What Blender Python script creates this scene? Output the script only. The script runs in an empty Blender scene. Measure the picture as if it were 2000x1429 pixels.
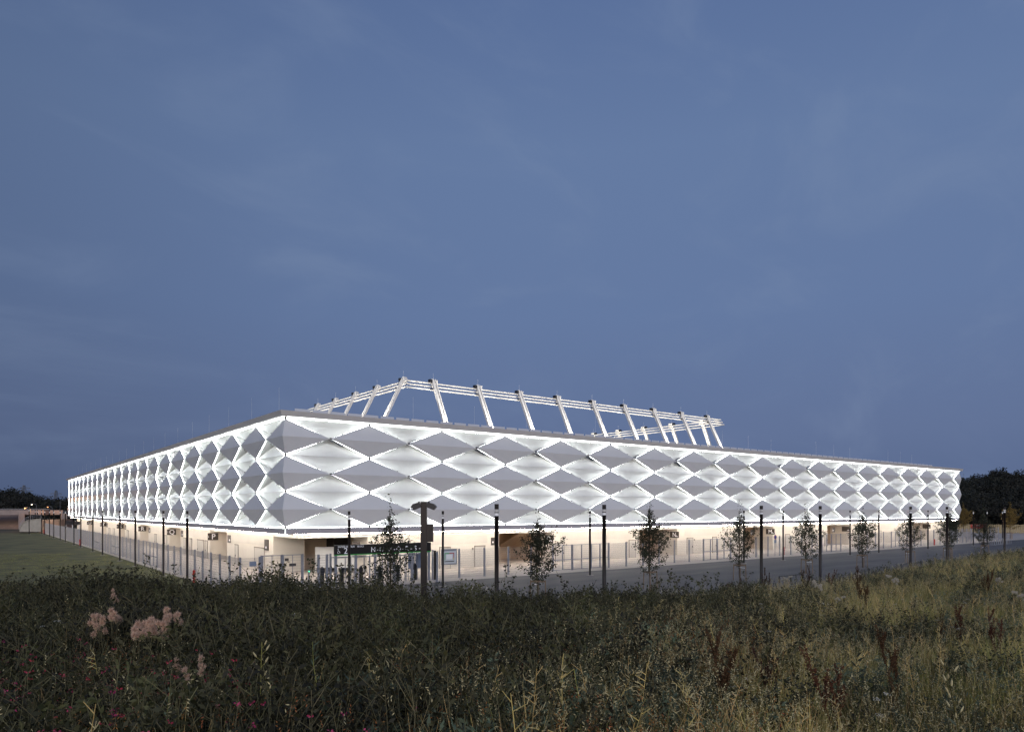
import bpy, bmesh, math, random
import numpy as np
from mathutils import Vector, Matrix
random.seed(7)
R = math.radians
SC = bpy.context.scene
COL = SC.collection

# ------------------------------------------------------------------ camera frame (the stadium corner is the world origin, faces run along +x and +y)
YAW = R(37.467)
EYE = 6.2
F = 1380.0
CX, CY = 1000.0, 995.0
ux, uy = math.cos(YAW), math.sin(YAW)
O_cam = (-19.876, 61.936)
CAMX = -(O_cam[0]*ux + O_cam[1]*uy)
CAMY = -(-O_cam[0]*uy + O_cam[1]*ux)

def c2w(X, Y):
    """metres right of / ahead of the camera -> world x, y"""
    return (CAMX + X*ux + Y*uy, CAMY - X*uy + Y*ux)
def w2c(x, y):
    dx, dy = x-CAMX, y-CAMY
    return (dx*ux - dy*uy, dx*uy + dy*ux)
def u_on(yl, px):
    """world x where the plan sight line px meets the line y = yl"""
    r = (px-CX)/F
    # direction of the ray
    ax, ay = c2w(r, 1.0); ax -= CAMX; ay -= CAMY
    t = (yl-CAMY)/ay
    return CAMX + t*ax
def v_on(xl, px):
    r = (px-CX)/F
    ax, ay = c2w(r, 1.0); ax -= CAMX; ay -= CAMY
    t = (xl-CAMX)/ax
    return CAMY + t*ay

# ------------------------------------------------------------------ object helpers
def tag(o, label=None, cat=None, group=None, kind=None):
    if label: o['label'] = label
    if cat: o['category'] = cat
    if group: o['group'] = group
    if kind: o['kind'] = kind
    return o
def thing(name, label, cat, loc=(0, 0, 0), rz=0, group=None):
    o = bpy.data.objects.new(name, None); COL.objects.link(o)
    o.empty_display_size = .3
    o.location = loc; o.rotation_euler = (0, 0, rz)
    return tag(o, label, cat, group)
def link(name, me, parent=None, loc=None, rz=None, label=None, kind=None):
    o = bpy.data.objects.new(name, me); COL.objects.link(o)
    if parent: o.parent = parent
    if loc: o.location = loc
    if rz is not None: o.rotation_euler = (0, 0, rz)
    if label: o['label'] = label
    if kind: o['kind'] = kind
    return o
def copy_tree(o, parent=None):
    c = o.copy(); COL.objects.link(c)
    if parent: c.parent = parent
    for ch in list(o.children): copy_tree(ch, c)
    return c

class MB:
    def __init__(s): s.v = []; s.f = []; s.m = []
    def vert(s, *p): s.v.append(tuple(p)); return len(s.v)-1
    def face(s, pts, mi=0):
        b = len(s.v); s.v += [tuple(p) for p in pts]; s.f.append(tuple(range(b, b+len(pts)))); s.m.append(mi)
    def box(s, x0, y0, z0, x1, y1, z1, mi=0, skip=''):
        b = len(s.v)
        s.v += [(x0,y0,z0),(x1,y0,z0),(x1,y1,z0),(x0,y1,z0),(x0,y0,z1),(x1,y0,z1),(x1,y1,z1),(x0,y1,z1)]
        F6 = {'b':(0,3,2,1),'t':(4,5,6,7),'f':(0,1,5,4),'r':(1,2,6,5),'k':(2,3,7,6),'l':(3,0,4,7)}
        for k, q in F6.items():
            if k not in skip: s.f.append(tuple(b+i for i in q)); s.m.append(mi)
    def bar(s, p, q, w, h=None, up=(0, 0, 1), mi=0, w2=None, caps=True):
        """square bar from p to q, width w (sideways) and h (along up)"""
        h = h or w; p = Vector(p); q = Vector(q); d = (q-p).normalized(); up = Vector(up)
        if abs(d.dot(up)) > .98: up = Vector((0, 1, 0)) if abs(d.y) < .9 else Vector((1, 0, 0))
        sd = d.cross(up).normalized(); u2 = sd.cross(d).normalized()
        b = len(s.v); k = (w2/w) if w2 else 1
        for c, g in ((p, 1), (q, k)):
            for a, e in ((-1,-1),(1,-1),(1,1),(-1,1)):
                s.v.append(tuple(c + sd*(a*w/2*g) + u2*(e*h/2*g)))
        fs = [(0,1,5,4),(1,2,6,5),(2,3,7,6),(3,0,4,7)]
        if caps: fs += [(3,2,1,0),(4,5,6,7)]
        for q4 in fs: s.f.append(tuple(b+i for i in q4)); s.m.append(mi)
    def tube(s, pts, rad, n=6, mi=0, caps=True):
        pts = [Vector(p) for p in pts]
        rads = rad if isinstance(rad, (list, tuple)) else [rad]*len(pts)
        b = len(s.v)
        for i, p in enumerate(pts):
            d = (pts[min(i+1, len(pts)-1)] - pts[max(i-1, 0)]).normalized()
            a = Vector((0, 0, 1)) if abs(d.z) < .9 else Vector((1, 0, 0))
            x = d.cross(a).normalized(); y = d.cross(x).normalized()
            for k in range(n):
                t = 2*math.pi*k/n
                s.v.append(tuple(p + x*(math.cos(t)*rads[i]) + y*(math.sin(t)*rads[i])))
        for i in range(len(pts)-1):
            for k in range(n):
                s.f.append((b+i*n+k, b+i*n+(k+1) % n, b+(i+1)*n+(k+1) % n, b+(i+1)*n+k)); s.m.append(mi)
        if caps:
            s.f.append(tuple(b+k for k in range(n))); s.m.append(mi)
            e = b+(len(pts)-1)*n
            s.f.append(tuple(e+n-1-k for k in range(n))); s.m.append(mi)
    def mesh(s, name, mats, smooth=False):
        me = bpy.data.meshes.new(name)
        me.from_pydata(s.v, [], s.f)
        if not isinstance(mats, (list, tuple)): mats = [mats]
        for m in mats: me.materials.append(m)
        if len(mats) > 1: me.polygons.foreach_set('material_index', s.m)
        if smooth: me.polygons.foreach_set('use_smooth', [True]*len(me.polygons))
        me.update()
        return me
    def obj(s, name, mats, parent=None, **k):
        sm = k.pop('smooth', False)
        return link(name, s.mesh(name, mats, sm), parent, **k)

# ------------------------------------------------------------------ materials
def mat(name, col, rough=.7, metal=0., emit=None, es=0., noise=0., nscale=5., bump=0., bscale=None, col2=None, spec=.5, stretch=None, rand=0., trans=0.):
    m = bpy.data.materials.new(name); m.use_nodes = True
    nt = m.node_tree; N = nt.nodes; L = nt.links; b = N['Principled BSDF']
    b.inputs['Base Color'].default_value = (*col, 1); b.inputs['Roughness'].default_value = rough
    b.inputs['Metallic'].default_value = metal; b.inputs['Specular IOR Level'].default_value = spec
    last = None
    if noise or bump:
        tc = N.new('ShaderNodeTexCoord'); mp = N.new('ShaderNodeMapping'); L.new(tc.outputs['Object'], mp.inputs[0])
        if stretch: mp.inputs['Scale'].default_value = stretch
    if noise:
        n1 = N.new('ShaderNodeTexNoise'); n1.inputs['Scale'].default_value = nscale; n1.inputs['Detail'].default_value = 6; n1.inputs['Roughness'].default_value = .62
        L.new(mp.outputs[0], n1.inputs['Vector'])
        rp = N.new('ShaderNodeValToRGB')
        c2 = col2 or tuple(c*(1-noise) for c in col)
        rp.color_ramp.elements[0].position = .32; rp.color_ramp.elements[0].color = (*c2, 1)
        rp.color_ramp.elements[1].position = .68; rp.color_ramp.elements[1].color = (*col, 1)
        L.new(n1.outputs['Fac'], rp.inputs[0]); last = rp.outputs[0]
    if rand:
        oi = N.new('ShaderNodeObjectInfo'); mm = N.new('ShaderNodeMapRange')
        mm.inputs['To Min'].default_value = 1-rand; mm.inputs['To Max'].default_value = 1+rand
        L.new(oi.outputs['Random'], mm.inputs['Value'])
        hs = N.new('ShaderNodeHueSaturation'); L.new(mm.outputs[0], hs.inputs['Value'])
        if last: L.new(last, hs.inputs['Color'])
        else: hs.inputs['Color'].default_value = (*col, 1)
        m2 = N.new('ShaderNodeMapRange'); m2.inputs['To Min'].default_value = .48; m2.inputs['To Max'].default_value = .52
        mu = N.new('ShaderNodeMath'); mu.operation = 'FRACT'; ml = N.new('ShaderNodeMath'); ml.operation = 'MULTIPLY'; ml.inputs[1].default_value = 7.3
        L.new(oi.outputs['Random'], ml.inputs[0]); L.new(ml.outputs[0], mu.inputs[0]); L.new(mu.outputs[0], m2.inputs['Value']); L.new(m2.outputs[0], hs.inputs['Hue'])
        last = hs.outputs[0]
    if last: L.new(last, b.inputs['Base Color'])
    if bump:
        n2 = N.new('ShaderNodeTexNoise'); n2.inputs['Scale'].default_value = bscale or nscale*4; n2.inputs['Detail'].default_value = 4
        L.new(mp.outputs[0], n2.inputs['Vector'])
        bp = N.new('ShaderNodeBump'); bp.inputs['Strength'].default_value = bump; bp.inputs['Distance'].default_value = .02
        L.new(n2.outputs['Fac'], bp.inputs['Height']); L.new(bp.outputs[0], b.inputs['Normal'])
    if trans:
        tr = N.new('ShaderNodeBsdfTranslucent'); mx = N.new('ShaderNodeMixShader'); mx.inputs[0].default_value = trans
        if last: L.new(last, tr.inputs['Color'])
        else: tr.inputs['Color'].default_value = (*col, 1)
        out = N['Material Output']
        L.new(b.outputs[0], mx.inputs[1]); L.new(tr.outputs[0], mx.inputs[2]); L.new(mx.outputs[0], out.inputs['Surface'])
    if emit:
        b.inputs['Emission Color'].default_value = (*emit, 1); b.inputs['Emission Strength'].default_value = es
    return m

M = {}
M['panel'] = mat('matte_silver_panel', (.655, .665, .69), .38, .15, noise=.05, nscale=.35, stretch=(1, 1, .4))
M['white_panel'] = mat('white_perforated_panel', (.74, .76, .75), .5, 0, noise=.07, nscale=.8)
M['dark_open'] = mat('dark_opening', (.035, .05, .09), .35)
M['bolt'] = mat('bolt_steel', (.12, .12, .13), .4, .6)
M['fascia'] = mat('fascia_metal', (.62, .60, .60), .4, .2, noise=.06, nscale=.4)
M['fascia_low'] = mat('fascia_low_metal', (.50, .49, .56), .35, .3, noise=.06, nscale=.4)
M['led'] = mat('cool_led', (.9, .9, .9), .5, emit=(.97, 1.0, .98), es=26)
M['led_left'] = mat('cool_led_left', (.9, .9, .9), .5, emit=(.97, 1.0, .98), es=44)
M['led_line'] = mat('cool_led_line', (.9, .9, .9), .5, emit=(.95, 1.0, .97), es=2.6)
M['led_warm'] = mat('warm_led', (.9, .9, .9), .5, emit=(1, .90, .77), es=57)
M['lamp_in'] = mat('warm_recess_lamp', (.9, .9, .9), .5, emit=(1, .68, .4), es=16)
M['beam'] = mat('beam_plaster', (.75, .74, .72), .7, noise=.04, nscale=.5)
M['door'] = mat('door_paint', (.55, .51, .46), .5, noise=.05, nscale=1)
M['trim'] = mat('dark_trim', (.2, .17, .14), .8)  # dark brown of the door frames and wall boxes
M['vom'] = mat('inner_wall', (.55, .42, .3), .7, noise=.15, nscale=.7)
M['void'] = mat('painted_dark_interior', (.03, .025, .022), .8)  # near-black, so the unlit depth is put into the colour
M['roof'] = mat('roof_sheet', (.35, .35, .37), .5, noise=.2, nscale=.3)
M['plate'] = mat('roof_plate', (.62, .64, .7), .4, .2)
M['truss'] = mat('white_steel', (.78, .77, .74), .45, noise=.05, nscale=1)
M['black'] = mat('black_metal', (.025, .025, .03), .45, .2, noise=.3, nscale=4)
M['post'] = mat('bronze_post', (.022, .016, .015), .45, .3, noise=.25, nscale=3, stretch=(1, 1, .2))
M['diffuser'] = mat('white_diffuser', (.85, .85, .85), .3)
M['galv'] = mat('galvanised_steel', (.33, .34, .385), .5, .35, noise=.25, nscale=3)
M['wire'] = mat('fence_wire', (.28, .27, .28), .5, .4)
M['sign_black'] = mat('sign_black', (.02, .016, .015), .35)
M['sign_brown'] = mat('sign_brown', (.055, .045, .04), .4)
M['white'] = mat('white_paint', (.85, .85, .85), .5)
M['letter'] = mat('glowing_white_letter', (.85, .85, .88), .5, emit=(.9, .93, 1), es=.12)  # white paint given a faint glow of its own to stay readable
M['green'] = mat('green_stripe', (.03, .35, .06), .5)
M['redp'] = mat('red_paint', (.5, .03, .02), .45, noise=.3, nscale=5)
M['reds'] = mat('red_sign', (.3, .03, .025), .45)
M['blueplate'] = mat('blue_plate', (.2, .25, .35), .4)
M['mapwhite'] = mat('map_paper', (.6, .63, .65), .4)
M['stake'] = mat('stake_wood', (.26, .18, .12), .8, noise=.4, nscale=6, stretch=(1, 1, .15), bump=.3)
M['bark'] = mat('bark', (.09, .065, .045), .85, noise=.4, nscale=12, stretch=(1, 1, .3), bump=.4)
M['leaf'] = mat('tree_leaf', (.036, .046, .022), .6, noise=.35, nscale=1.5, rand=.15, trans=.3)
M['leafy'] = mat('autumn_leaf', (.30, .20, .05), .6, noise=.45, nscale=1.5, trans=.3)
M['concrete'] = mat('concrete', (.36, .34, .31), .8, noise=.25, nscale=.8, bump=.2)
M['pinkc'] = mat('clay_bank', (.3, .2, .15), .9, noise=.3, nscale=.6, bump=.2)
M['bridge'] = mat('bridge_concrete', (.3, .25, .24), .8, noise=.3, nscale=.4)
M['timber'] = mat('timber_fence', (.42, .34, .2), .8, noise=.35, nscale=4)
M['forest'] = mat('forest_leaf', (.012, .014, .009), .8, noise=.5, nscale=.3, rand=.5)
M['pylon'] = mat('pylon_steel', (.1, .11, .13), .6, .3)

def pave_mat(name, c1, c2, joint, sx=1.2, sy=1.2, rough=.8):
    m = mat(name, c1, rough, noise=.1, nscale=.12, col2=c2, bump=.15, bscale=30)
    nt = m.node_tree; N = nt.nodes; L = nt.links; b = N['Principled BSDF']
    src = b.inputs['Base Color'].links[0].from_socket
    tc = N.new('ShaderNodeTexCoord'); br = N.new('ShaderNodeTexBrick')
    br.inputs['Color1'].default_value = (1, 1, 1, 1); br.inputs['Color2'].default_value = (.93, .93, .93, 1); br.inputs['Mortar'].default_value = (joint,)*3+(1,)
    br.inputs['Scale'].default_value = 1; br.inputs['Mortar Size'].default_value = .02
    br.inputs['Brick Width'].default_value = sx; br.inputs['Row Height'].default_value = sy
    L.new(tc.outputs['Object'], br.inputs['Vector'])
    mx = N.new('ShaderNodeMix'); mx.data_type = 'RGBA'; mx.blend_type = 'MULTIPLY'; mx.inputs['Factor'].default_value = 1
    L.new(src, mx.inputs[6]); L.new(br.outputs['Color'], mx.inputs[7]); L.new(mx.outputs[2], b.inputs['Base Color'])
    return m
M['paving'] = pave_mat('plaza_paving', (.50, .445, .39), (.42, .37, .33), .72, 5.0, 2.5)  # beige paving, made paler to widen the spill of the wall light
M['asphalt'] = mat('asphalt', (.105, .096, .088), .62, noise=.3, nscale=.3, col2=(.034, .033, .038), bump=.25, bscale=40, stretch=(.25, 1.6, 1))
M['lawn'] = mat('lawn', (.15, .14, .055), .95, noise=.5, nscale=.2, col2=(.045, .052, .02), bump=1.0, bscale=9)
M['ground'] = mat('far_ground', (.05, .05, .03), .95, noise=.4, nscale=.05)
M['soil'] = mat('soil', (.035, .032, .018), .95, noise=.5, nscale=1.2, bump=.5)
def wall_mat():
    m = mat('ribbed_wall', (.68, .625, .55), .65, noise=.06, nscale=.5)
    nt = m.node_tree; N = nt.nodes; L = nt.links; b = N['Principled BSDF']
    tc = N.new('ShaderNodeTexCoord'); wv = N.new('ShaderNodeTexWave'); wv.wave_type = 'BANDS'; wv.bands_direction = 'Z'; wv.wave_profile = 'SAW'
    wv.inputs['Scale'].default_value = 1.0/ (0.25*6.283) * 3.1416 / 1.0
    L.new(tc.outputs['Object'], wv.inputs['Vector'])
    bp = N.new('ShaderNodeBump'); bp.inputs['Strength'].default_value = .5; bp.inputs['Distance'].default_value = .03
    L.new(wv.outputs['Fac'], bp.inputs['Height']); L.new(bp.outputs[0], b.inputs['Normal'])
    return m
M['wall'] = wall_mat()
M['louvre'] = mat('louvre_panel', (.62, .575, .52), .55, noise=.1, nscale=.4)

# ------------------------------------------------------------------ world and lights
w = bpy.data.worlds.new('World'); SC.world = w; w.use_nodes = True
nt = w.node_tree; N = nt.nodes; L = nt.links
bg = N['Background']
sky = N.new('ShaderNodeTexSky'); sky.sky_type = 'NISHITA'; sky.sun_disc = False
SUN_EL, SUN_AZ_CAM = 2.0, R(174)       # afterglow behind the camera, to its right
sd = c2w(math.sin(SUN_AZ_CAM), math.cos(SUN_AZ_CAM)); sdx, sdy = sd[0]-CAMX, sd[1]-CAMY
sky.sun_elevation = R(SUN_EL); sky.sun_rotation = math.atan2(sdx, sdy); sky.altitude = 300; sky.dust_density = .6; sky.ozone_density = 3.0
tc = N.new('ShaderNodeTexCoord')
# dusk grading of the sky: deep blue, a little lighter above the stadium than at the sides and near the horizon
sep = N.new('ShaderNodeSeparateXYZ'); L.new(tc.outputs['Generated'], sep.inputs[0])
ramp = N.new('ShaderNodeValToRGB'); cr = ramp.color_ramp
def srgb(r, g, b): return tuple(((c/255)/12.92 if c/255 <= .04045 else ((c/255+.055)/1.055)**2.4) for c in (r, g, b))+(1,)
cr.elements[0].position = 0.0; cr.elements[0].color = srgb(79, 95, 131)
cr.elements[1].position = 1.0; cr.elements[1].color = srgb(62, 82, 124)
for p, c in ((.10, srgb(88, 105, 143)), (.26, srgb(90, 111, 152)), (.45, srgb(90, 112, 153)), (.6, srgb(80, 102, 146))):
    e = cr.elements.new(p); e.color = c
for e in cr.elements: e.color = tuple(x*y for x, y in zip(e.color[:3], (1.19, 1.15, 1.07)))+(1,)
L.new(sep.outputs['Z'], ramp.inputs[0])
def dirdot(v):
    d = N.new('ShaderNodeVectorMath'); d.operation = 'DOT_PRODUCT'
    n = N.new('ShaderNodeVectorMath'); n.operation = 'NORMALIZE'; L.new(tc.outputs['Generated'], n.inputs[0])
    vv = Vector(v).normalized(); d.inputs[1].default_value = vv; L.new(n.outputs[0], d.inputs[0]); return d.outputs['Value']
fw = c2w(.34, 1); fwd = (fw[0]-CAMX, fw[1]-CAMY, .38)
mr = N.new('ShaderNodeMapRange'); mr.inputs['From Min'].default_value = .5; mr.inputs['From Max'].default_value = 1.0
mr.inputs['To Min'].default_value = .79; mr.inputs['To Max'].default_value = 1.06; mr.interpolation_type = 'SMOOTHSTEP'
L.new(dirdot(fwd), mr.inputs['Value'])
bk = c2w(math.sin(SUN_AZ_CAM), math.cos(SUN_AZ_CAM)); bkd = (bk[0]-CAMX, bk[1]-CAMY, .35)
mb = N.new('ShaderNodeMapRange'); mb.inputs['From Min'].default_value = -.1; mb.inputs['From Max'].default_value = 1.0
mb.inputs['To Min'].default_value = 0; mb.inputs['To Max'].default_value = 1.0; mb.interpolation_type = 'SMOOTHSTEP'
L.new(dirdot(bkd), mb.inputs['Value'])
mul = N.new('ShaderNodeVectorMath'); mul.operation = 'SCALE'; L.new(ramp.outputs[0], mul.inputs[0]); L.new(mr.outputs[0], mul.inputs['Scale'])
# wispy clouds
mp = N.new('ShaderNodeMapping'); mp.inputs['Rotation'].default_value = (0.2, 0.5, -.55); mp.inputs['Location'].default_value = (3.1, 1.7, .6); mp.inputs['Scale'].default_value = (1.6, 4.2, 5.5)
L.new(tc.outputs['Generated'], mp.inputs[0])
cn = N.new('ShaderNodeTexNoise'); cn.inputs['Scale'].default_value = 1.7; cn.inputs['Detail'].default_value = 9; cn.inputs['Roughness'].default_value = .55; cn.inputs['Distortion'].default_value = .6
L.new(mp.outputs[0], cn.inputs['Vector'])
cm = N.new('ShaderNodeMapRange'); cm.inputs['From Min'].default_value = .45; cm.inputs['From Max'].default_value = .78; cm.inputs['To Max'].default_value = .24; cm.interpolation_type = 'SMOOTHSTEP'
L.new(cn.outputs['Fac'], cm.inputs['Value'])
mc = N.new('ShaderNodeMix'); mc.data_type = 'RGBA'; mc.inputs[7].default_value = srgb(128, 145, 174)
L.new(cm.outputs[0], mc.inputs['Factor']); L.new(mul.outputs[0], mc.inputs[6])
# the Nishita sky of the low sun adds the afterglow behind the camera
glow = N.new('ShaderNodeVectorMath'); glow.operation = 'SCALE'; L.new(sky.outputs[0], glow.inputs[0])
gs = N.new('ShaderNodeMath'); gs.operation = 'MULTIPLY'; gs.inputs[1].default_value = .16; L.new(mb.outputs[0], gs.inputs[0]); L.new(gs.outputs[0], glow.inputs['Scale'])
add = N.new('ShaderNodeVectorMath'); add.operation = 'ADD'; L.new(mc.outputs[2], add.inputs[0]); L.new(glow.outputs[0], add.inputs[1])
L.new(add.outputs[0], bg.inputs['Color']); bg.inputs['Strength'].default_value = 1.0

sl = bpy.data.lights.new('afterglow', 'SUN'); sl.energy = 1.75; sl.angle = R(60); sl.color = (1, .92, .86)
so = bpy.data.objects.new('afterglow', sl); COL.objects.link(so)
so.rotation_euler = Vector((sdx, sdy, math.tan(R(20)))).to_track_quat('Z', 'Y').to_euler()
so.location = (CAMX, CAMY, 60)

# ------------------------------------------------------------------ terrain
CREST = [  # pixel column, canopy line, crest distance, plant height
    (-400, 1150, 17, .9), (0, 1150, 17, .9), (300, 1146, 17, .9), (500, 1146, 17, .9), (700, 1156, 17, .85), (850, 1172, 17, .8), (1000, 1176, 17, .8), (1100, 1170, 17.5, .8),
    (1250, 1160, 18, .75), (1400, 1146, 19, .7), (1500, 1135, 20, .65), (1600, 1126, 22, .6), (1700, 1114, 24, .55), (1800, 1095, 26, .5), (1900, 1078, 28, .5), (2000, 1064, 30, .5), (2400, 1045, 33, .5)]
def crest(px):
    px = min(max(px, CREST[0][0]), CREST[-1][0])
    for a, b in zip(CREST, CREST[1:]):
        if a[0] <= px <= b[0]:
            t = (px-a[0])/(b[0]-a[0]); return tuple(a[i]+(b[i]-a[i])*t for i in (1, 2, 3))
def sm(t): t = min(max(t, 0), 1); return t*t*(3-2*t)
from mathutils import noise as mnoise
def mound(X, Y):
    Yc = max(Y, 4.0)
    ys, dc, hv = crest(CX + F*X/Yc)
    zc = EYE - (ys-CY)/F*dc - hv
    d = Y
    z0 = 4.55
    if d <= dc: z = z0 + (zc-z0)*(max(d, 0)/dc)**1.15
    else:
        z = zc - .07*(d-dc) - .016*(d-dc)**2
    side = sm((abs(X) - 34)/18)
    z = z*(1-side)
    if z > .6: z += .12*mnoise.noise(Vector((X*.35, Y*.35, 0)))
    return z
mb_ = MB(); nx, ny = 101, 76
grid = {}
for j in range(ny):
    for i in range(nx):
        X = -52 + i*1.04; Y = -22 + j*.95
        z = max(mound(X, Y), -.3)
        x, y = c2w(X, Y); grid[i, j] = mb_.vert(x, y, z)
for j in range(ny-1):
    for i in range(nx-1):
        q = (grid[i, j], grid[i+1, j], grid[i+1, j+1], grid[i, j+1])
        if max(mb_.v[k][2] for k in q) > -.25: mb_.f.append(q); mb_.m.append(0)
o = mb_.obj('terrain', M['soil'], smooth=True); tag(o, kind='structure', label='bank of dark soil under the wild meadow')

def sheet(name, pts, z, m):
    s = MB(); s.face([(p[0], p[1], z) for p in pts]); o = s.obj(name, m); tag(o, kind='structure'); return o
sheet('ground', [(-2500, -2500), (2500, -2500), (2500, 2500), (-2500, 2500)], -.02, M['ground'])
sheet('lawn', [(-140, -12), (-6.6, -12), (-6.6, 172), (-140, 172)], -.008, M['lawn'])
sheet('asphalt', [(-34, -80), (260, -80), (260, -9.2), (-6.6, -9.2), (-6.6, -12), (-34, -12)], -.004, M['asphalt'])
sheet('paving', [(-6.6, -9.2), (260, -9.2), (260, 190), (-6.6, 190)], .0, M['paving'])

# ------------------------------------------------------------------ the stadium
WR, WL, NR, NL = 8.022, 7.79, 18, 22
ZN = [4.63+3.2*k for k in range(4)]
D, P = .33, .6
GF = .04        # the grey plates stand this far in front of the lit pockets, hiding the light strips behind their edges
LX, LY = WR*NR, WL*NL
stad = thing('stadium', 'long low stadium clad in grey folded diamonds and glowing white diamonds', 'stadium')

def face_obj(name, me, side, pos, parent=stad, kind=None):
    """side 'R': local x runs along world +x. side 'L': the same mesh mirrored by a quarter turn on the other face"""
    o = link(name, me, parent, kind=kind)
    if side == 'R': o.location = (pos, 0, 0)
    else: o.location = (0, pos, 0)
    return o
def T(side, a, out, z):
    """a along the face, out = metres outwards"""
    return (a, -out, z) if side == 'R' else (-out, a, z)

def grey_mesh(side, w_, k, half=False):
    s = MB(); z0, z1 = ZN[k], ZN[k+1]; zm = (z0+z1)/2; g = GF; th = .03
    t = T(side, 0, g, z1-.03); b = T(side, 0, g, z0+.03); l = T(side, -w_/2+.03, D+g, zm); r = T(side, w_/2-.03, D+g, zm)
    ti = T(side, 0, g-th, z1-.03); bi = T(side, 0, g-th, z0+.03); li = T(side, -w_/2+.03, D+g-th, zm); ri = T(side, w_/2-.03, D+g-th, zm)
    s.face([l, r, t]); s.face([l, b, r])
    for a, b2, c, d in ((t, r, ri, ti), (r, b, bi, ri), (b, l, li, bi), (l, t, ti, li)): s.face([a, b2, c, d])
    s.face([ti, ri, bi, li])
    return s.mesh('grey_diamond_panel', M['panel'])
def corner_mesh(k):
    s = MB(); z0, z1 = ZN[k]+.03, ZN[k+1]-.03; zm = (z0+z1)/2
    g = GF; t = (-g, -g, z1); b = (-g, -g, z0); c = (-D-g, -D-g, zm); r = (WR/2-.03, -D-g, zm); l = (-D-g, WL/2-.03, zm)
    s.face([c, r, t]); s.face([b, r, c]); s.face([t, l, c]); s.face([c, l, b])
    q = .03
    s.face([t, r, (r[0], r[1]+q, r[2]), (q-g, q-g, z1)]); s.face([r, b, (q-g, q-g, z0), (r[0], r[1]+q, r[2])])
    s.face([l, t, (q-g, q-g, z1), (l[0]+q, l[1], l[2])]); s.face([b, l, (l[0]+q, l[1], l[2]), (q-g, q-g, z0)])
    return s.mesh('corner_diamond_panel', M['panel'])

gm = {(sd_, k): grey_mesh(sd_, w_, k) for sd_, w_ in (('R', WR), ('L', WL)) for k in range(3)}
for k in range(3): link('corner_panel', corner_mesh(k), stad)
# bolts and small clips at the nodes, in the panels' own meshes would repeat: one small mesh for each node cap
def centre_depth(side, a):
    x, y = (a, 0) if side == 'R' else (0, a)
    return w2c(x, y)[1]
cand = [('R', n, k) for n in range(1, NR) for k in range(3)] + [('L', n, k) for n in range(1, NL) for k in range(3)]
def size_of(c):
    sd_, n, k = c
    w_ = WR if sd_ == 'R' else WL
    p0 = w2c(*((n*w_, 0) if sd_ == 'R' else (0, n*w_))); p1 = w2c(*(((n+1)*w_, 0) if sd_ == 'R' else (0, (n+1)*w_)))
    return abs(p1[0]/p1[1]-p0[0]/p0[1])/p0[1]
cand.sort(key=size_of, reverse=True)
def place_mesh(me, side, pos): return me, side, pos
for sd_, n, k in cand[:97]:
    face_obj('grey_panel', gm[sd_, k], sd_, n*(WR if sd_ == 'R' else WL))
def merge(name, items, mats, kind='stuff'):
    s = MB()
    for me, side, pos in items:
        b = len(s.v); off = (pos, 0, 0) if side == 'R' else (0, pos, 0)
        for v in me.vertices: s.v.append((v.co.x+off[0], v.co.y+off[1], v.co.z+off[2]))
        for p in me.polygons: s.f.append(tuple(b+i for i in p.vertices)); s.m.append(p.material_index)
    return s.obj(name, mats, stad, kind=kind)
merge('far_grey_panels', [(gm[s_, k], s_, n*(WR if s_ == 'R' else WL)) for s_, n, k in cand[97:]], M['panel'])
# half diamonds at the far ends
for sd_, n, w_, xe in (('R', NR, WR, 1), ('L', NL, WL, 1)):
    s = MB()
    for k in range(3):
        z0, z1 = ZN[k], ZN[k+1]; zm = (z0+z1)/2
        l = T(sd_, n*w_-w_/2+.03, D+GF, zm); t = T(sd_, n*w_, GF, z1); b = T(sd_, n*w_, GF, z0); r = T(sd_, n*w_+D, D+GF, zm)
        s.face([l, r, t]); s.face([l, b, r])
        r2 = T(sd_, n*w_+D, -6, zm); t2 = T(sd_, n*w_, -6, z1); b2 = T(sd_, n*w_, -6, z0)
        s.face([t, r, r2, t2]); s.face([b, b2, r2, r])
    s.obj('end_panel', M['panel'], stad)

def strip(s, p, q, w_=.05, mi=0):
    s.bar(p, q, w_, w_, mi=mi, caps=False)
def lit_half(s, side, w_, zq, zn, g):
    """pocket between apex height zq (outer node) and node line zn; local a 0..w_; s shell, g strips"""
    sg = 1 if zq > zn else -1; A0 = T(side, 0, 0, zn); B0 = T(side, w_, 0, zn); Q0 = T(side, w_/2, D, zq)
    A = T(side, -.05, 0, zn); B = T(side, w_+.05, 0, zn); Q = T(side, w_/2, D, zq+sg*.06); PP = T(side, w_/2, -P if side == 'R' else -1.1, zq + (.05 if zq > zn else -.05))
    s.face([A, B, PP]); s.face([A, PP, Q]); s.face([B, Q, PP])
    for a0 in (A0, B0):     # strips run behind the edges of the grey plates
        m0 = Vector(a0); m1 = Vector(Q0); off = Vector((0, 0, sg*.022))+Vector(T(side, 0, .012, 0))
        strip(g, m0.lerp(m1, .03)+off, m0.lerp(m1, .985)+off, .016)
def lit_full(side, w_, k):           # between rows, node line ZN[k]
    s, g = MB(), MB()
    lit_half(s, side, w_, ZN[k]+1.6, ZN[k], g); lit_half(s, side, w_, ZN[k]-1.6, ZN[k], g)
    return s.mesh('lit_diamond', M['white_panel']), g.mesh('led_strips', M['led' if side == 'R' else 'led_left'])
def lit_tri(side, w_, top):
    s, g = MB(), MB(); zn = ZN[3] if top else ZN[0]; zq = zn-1.6 if top else zn+1.6
    lit_half(s, side, w_, zq, zn, g)
    z = zn + (.04 if top else -.04)
    strip(g, T(side, .1, .05, z), T(side, w_-.1, .05, z), .015)
    return s.mesh('lit_triangle', M['white_panel']), g.mesh('led_strips', M['led' if side == 'R' else 'led_left'])
lm = {}
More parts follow.
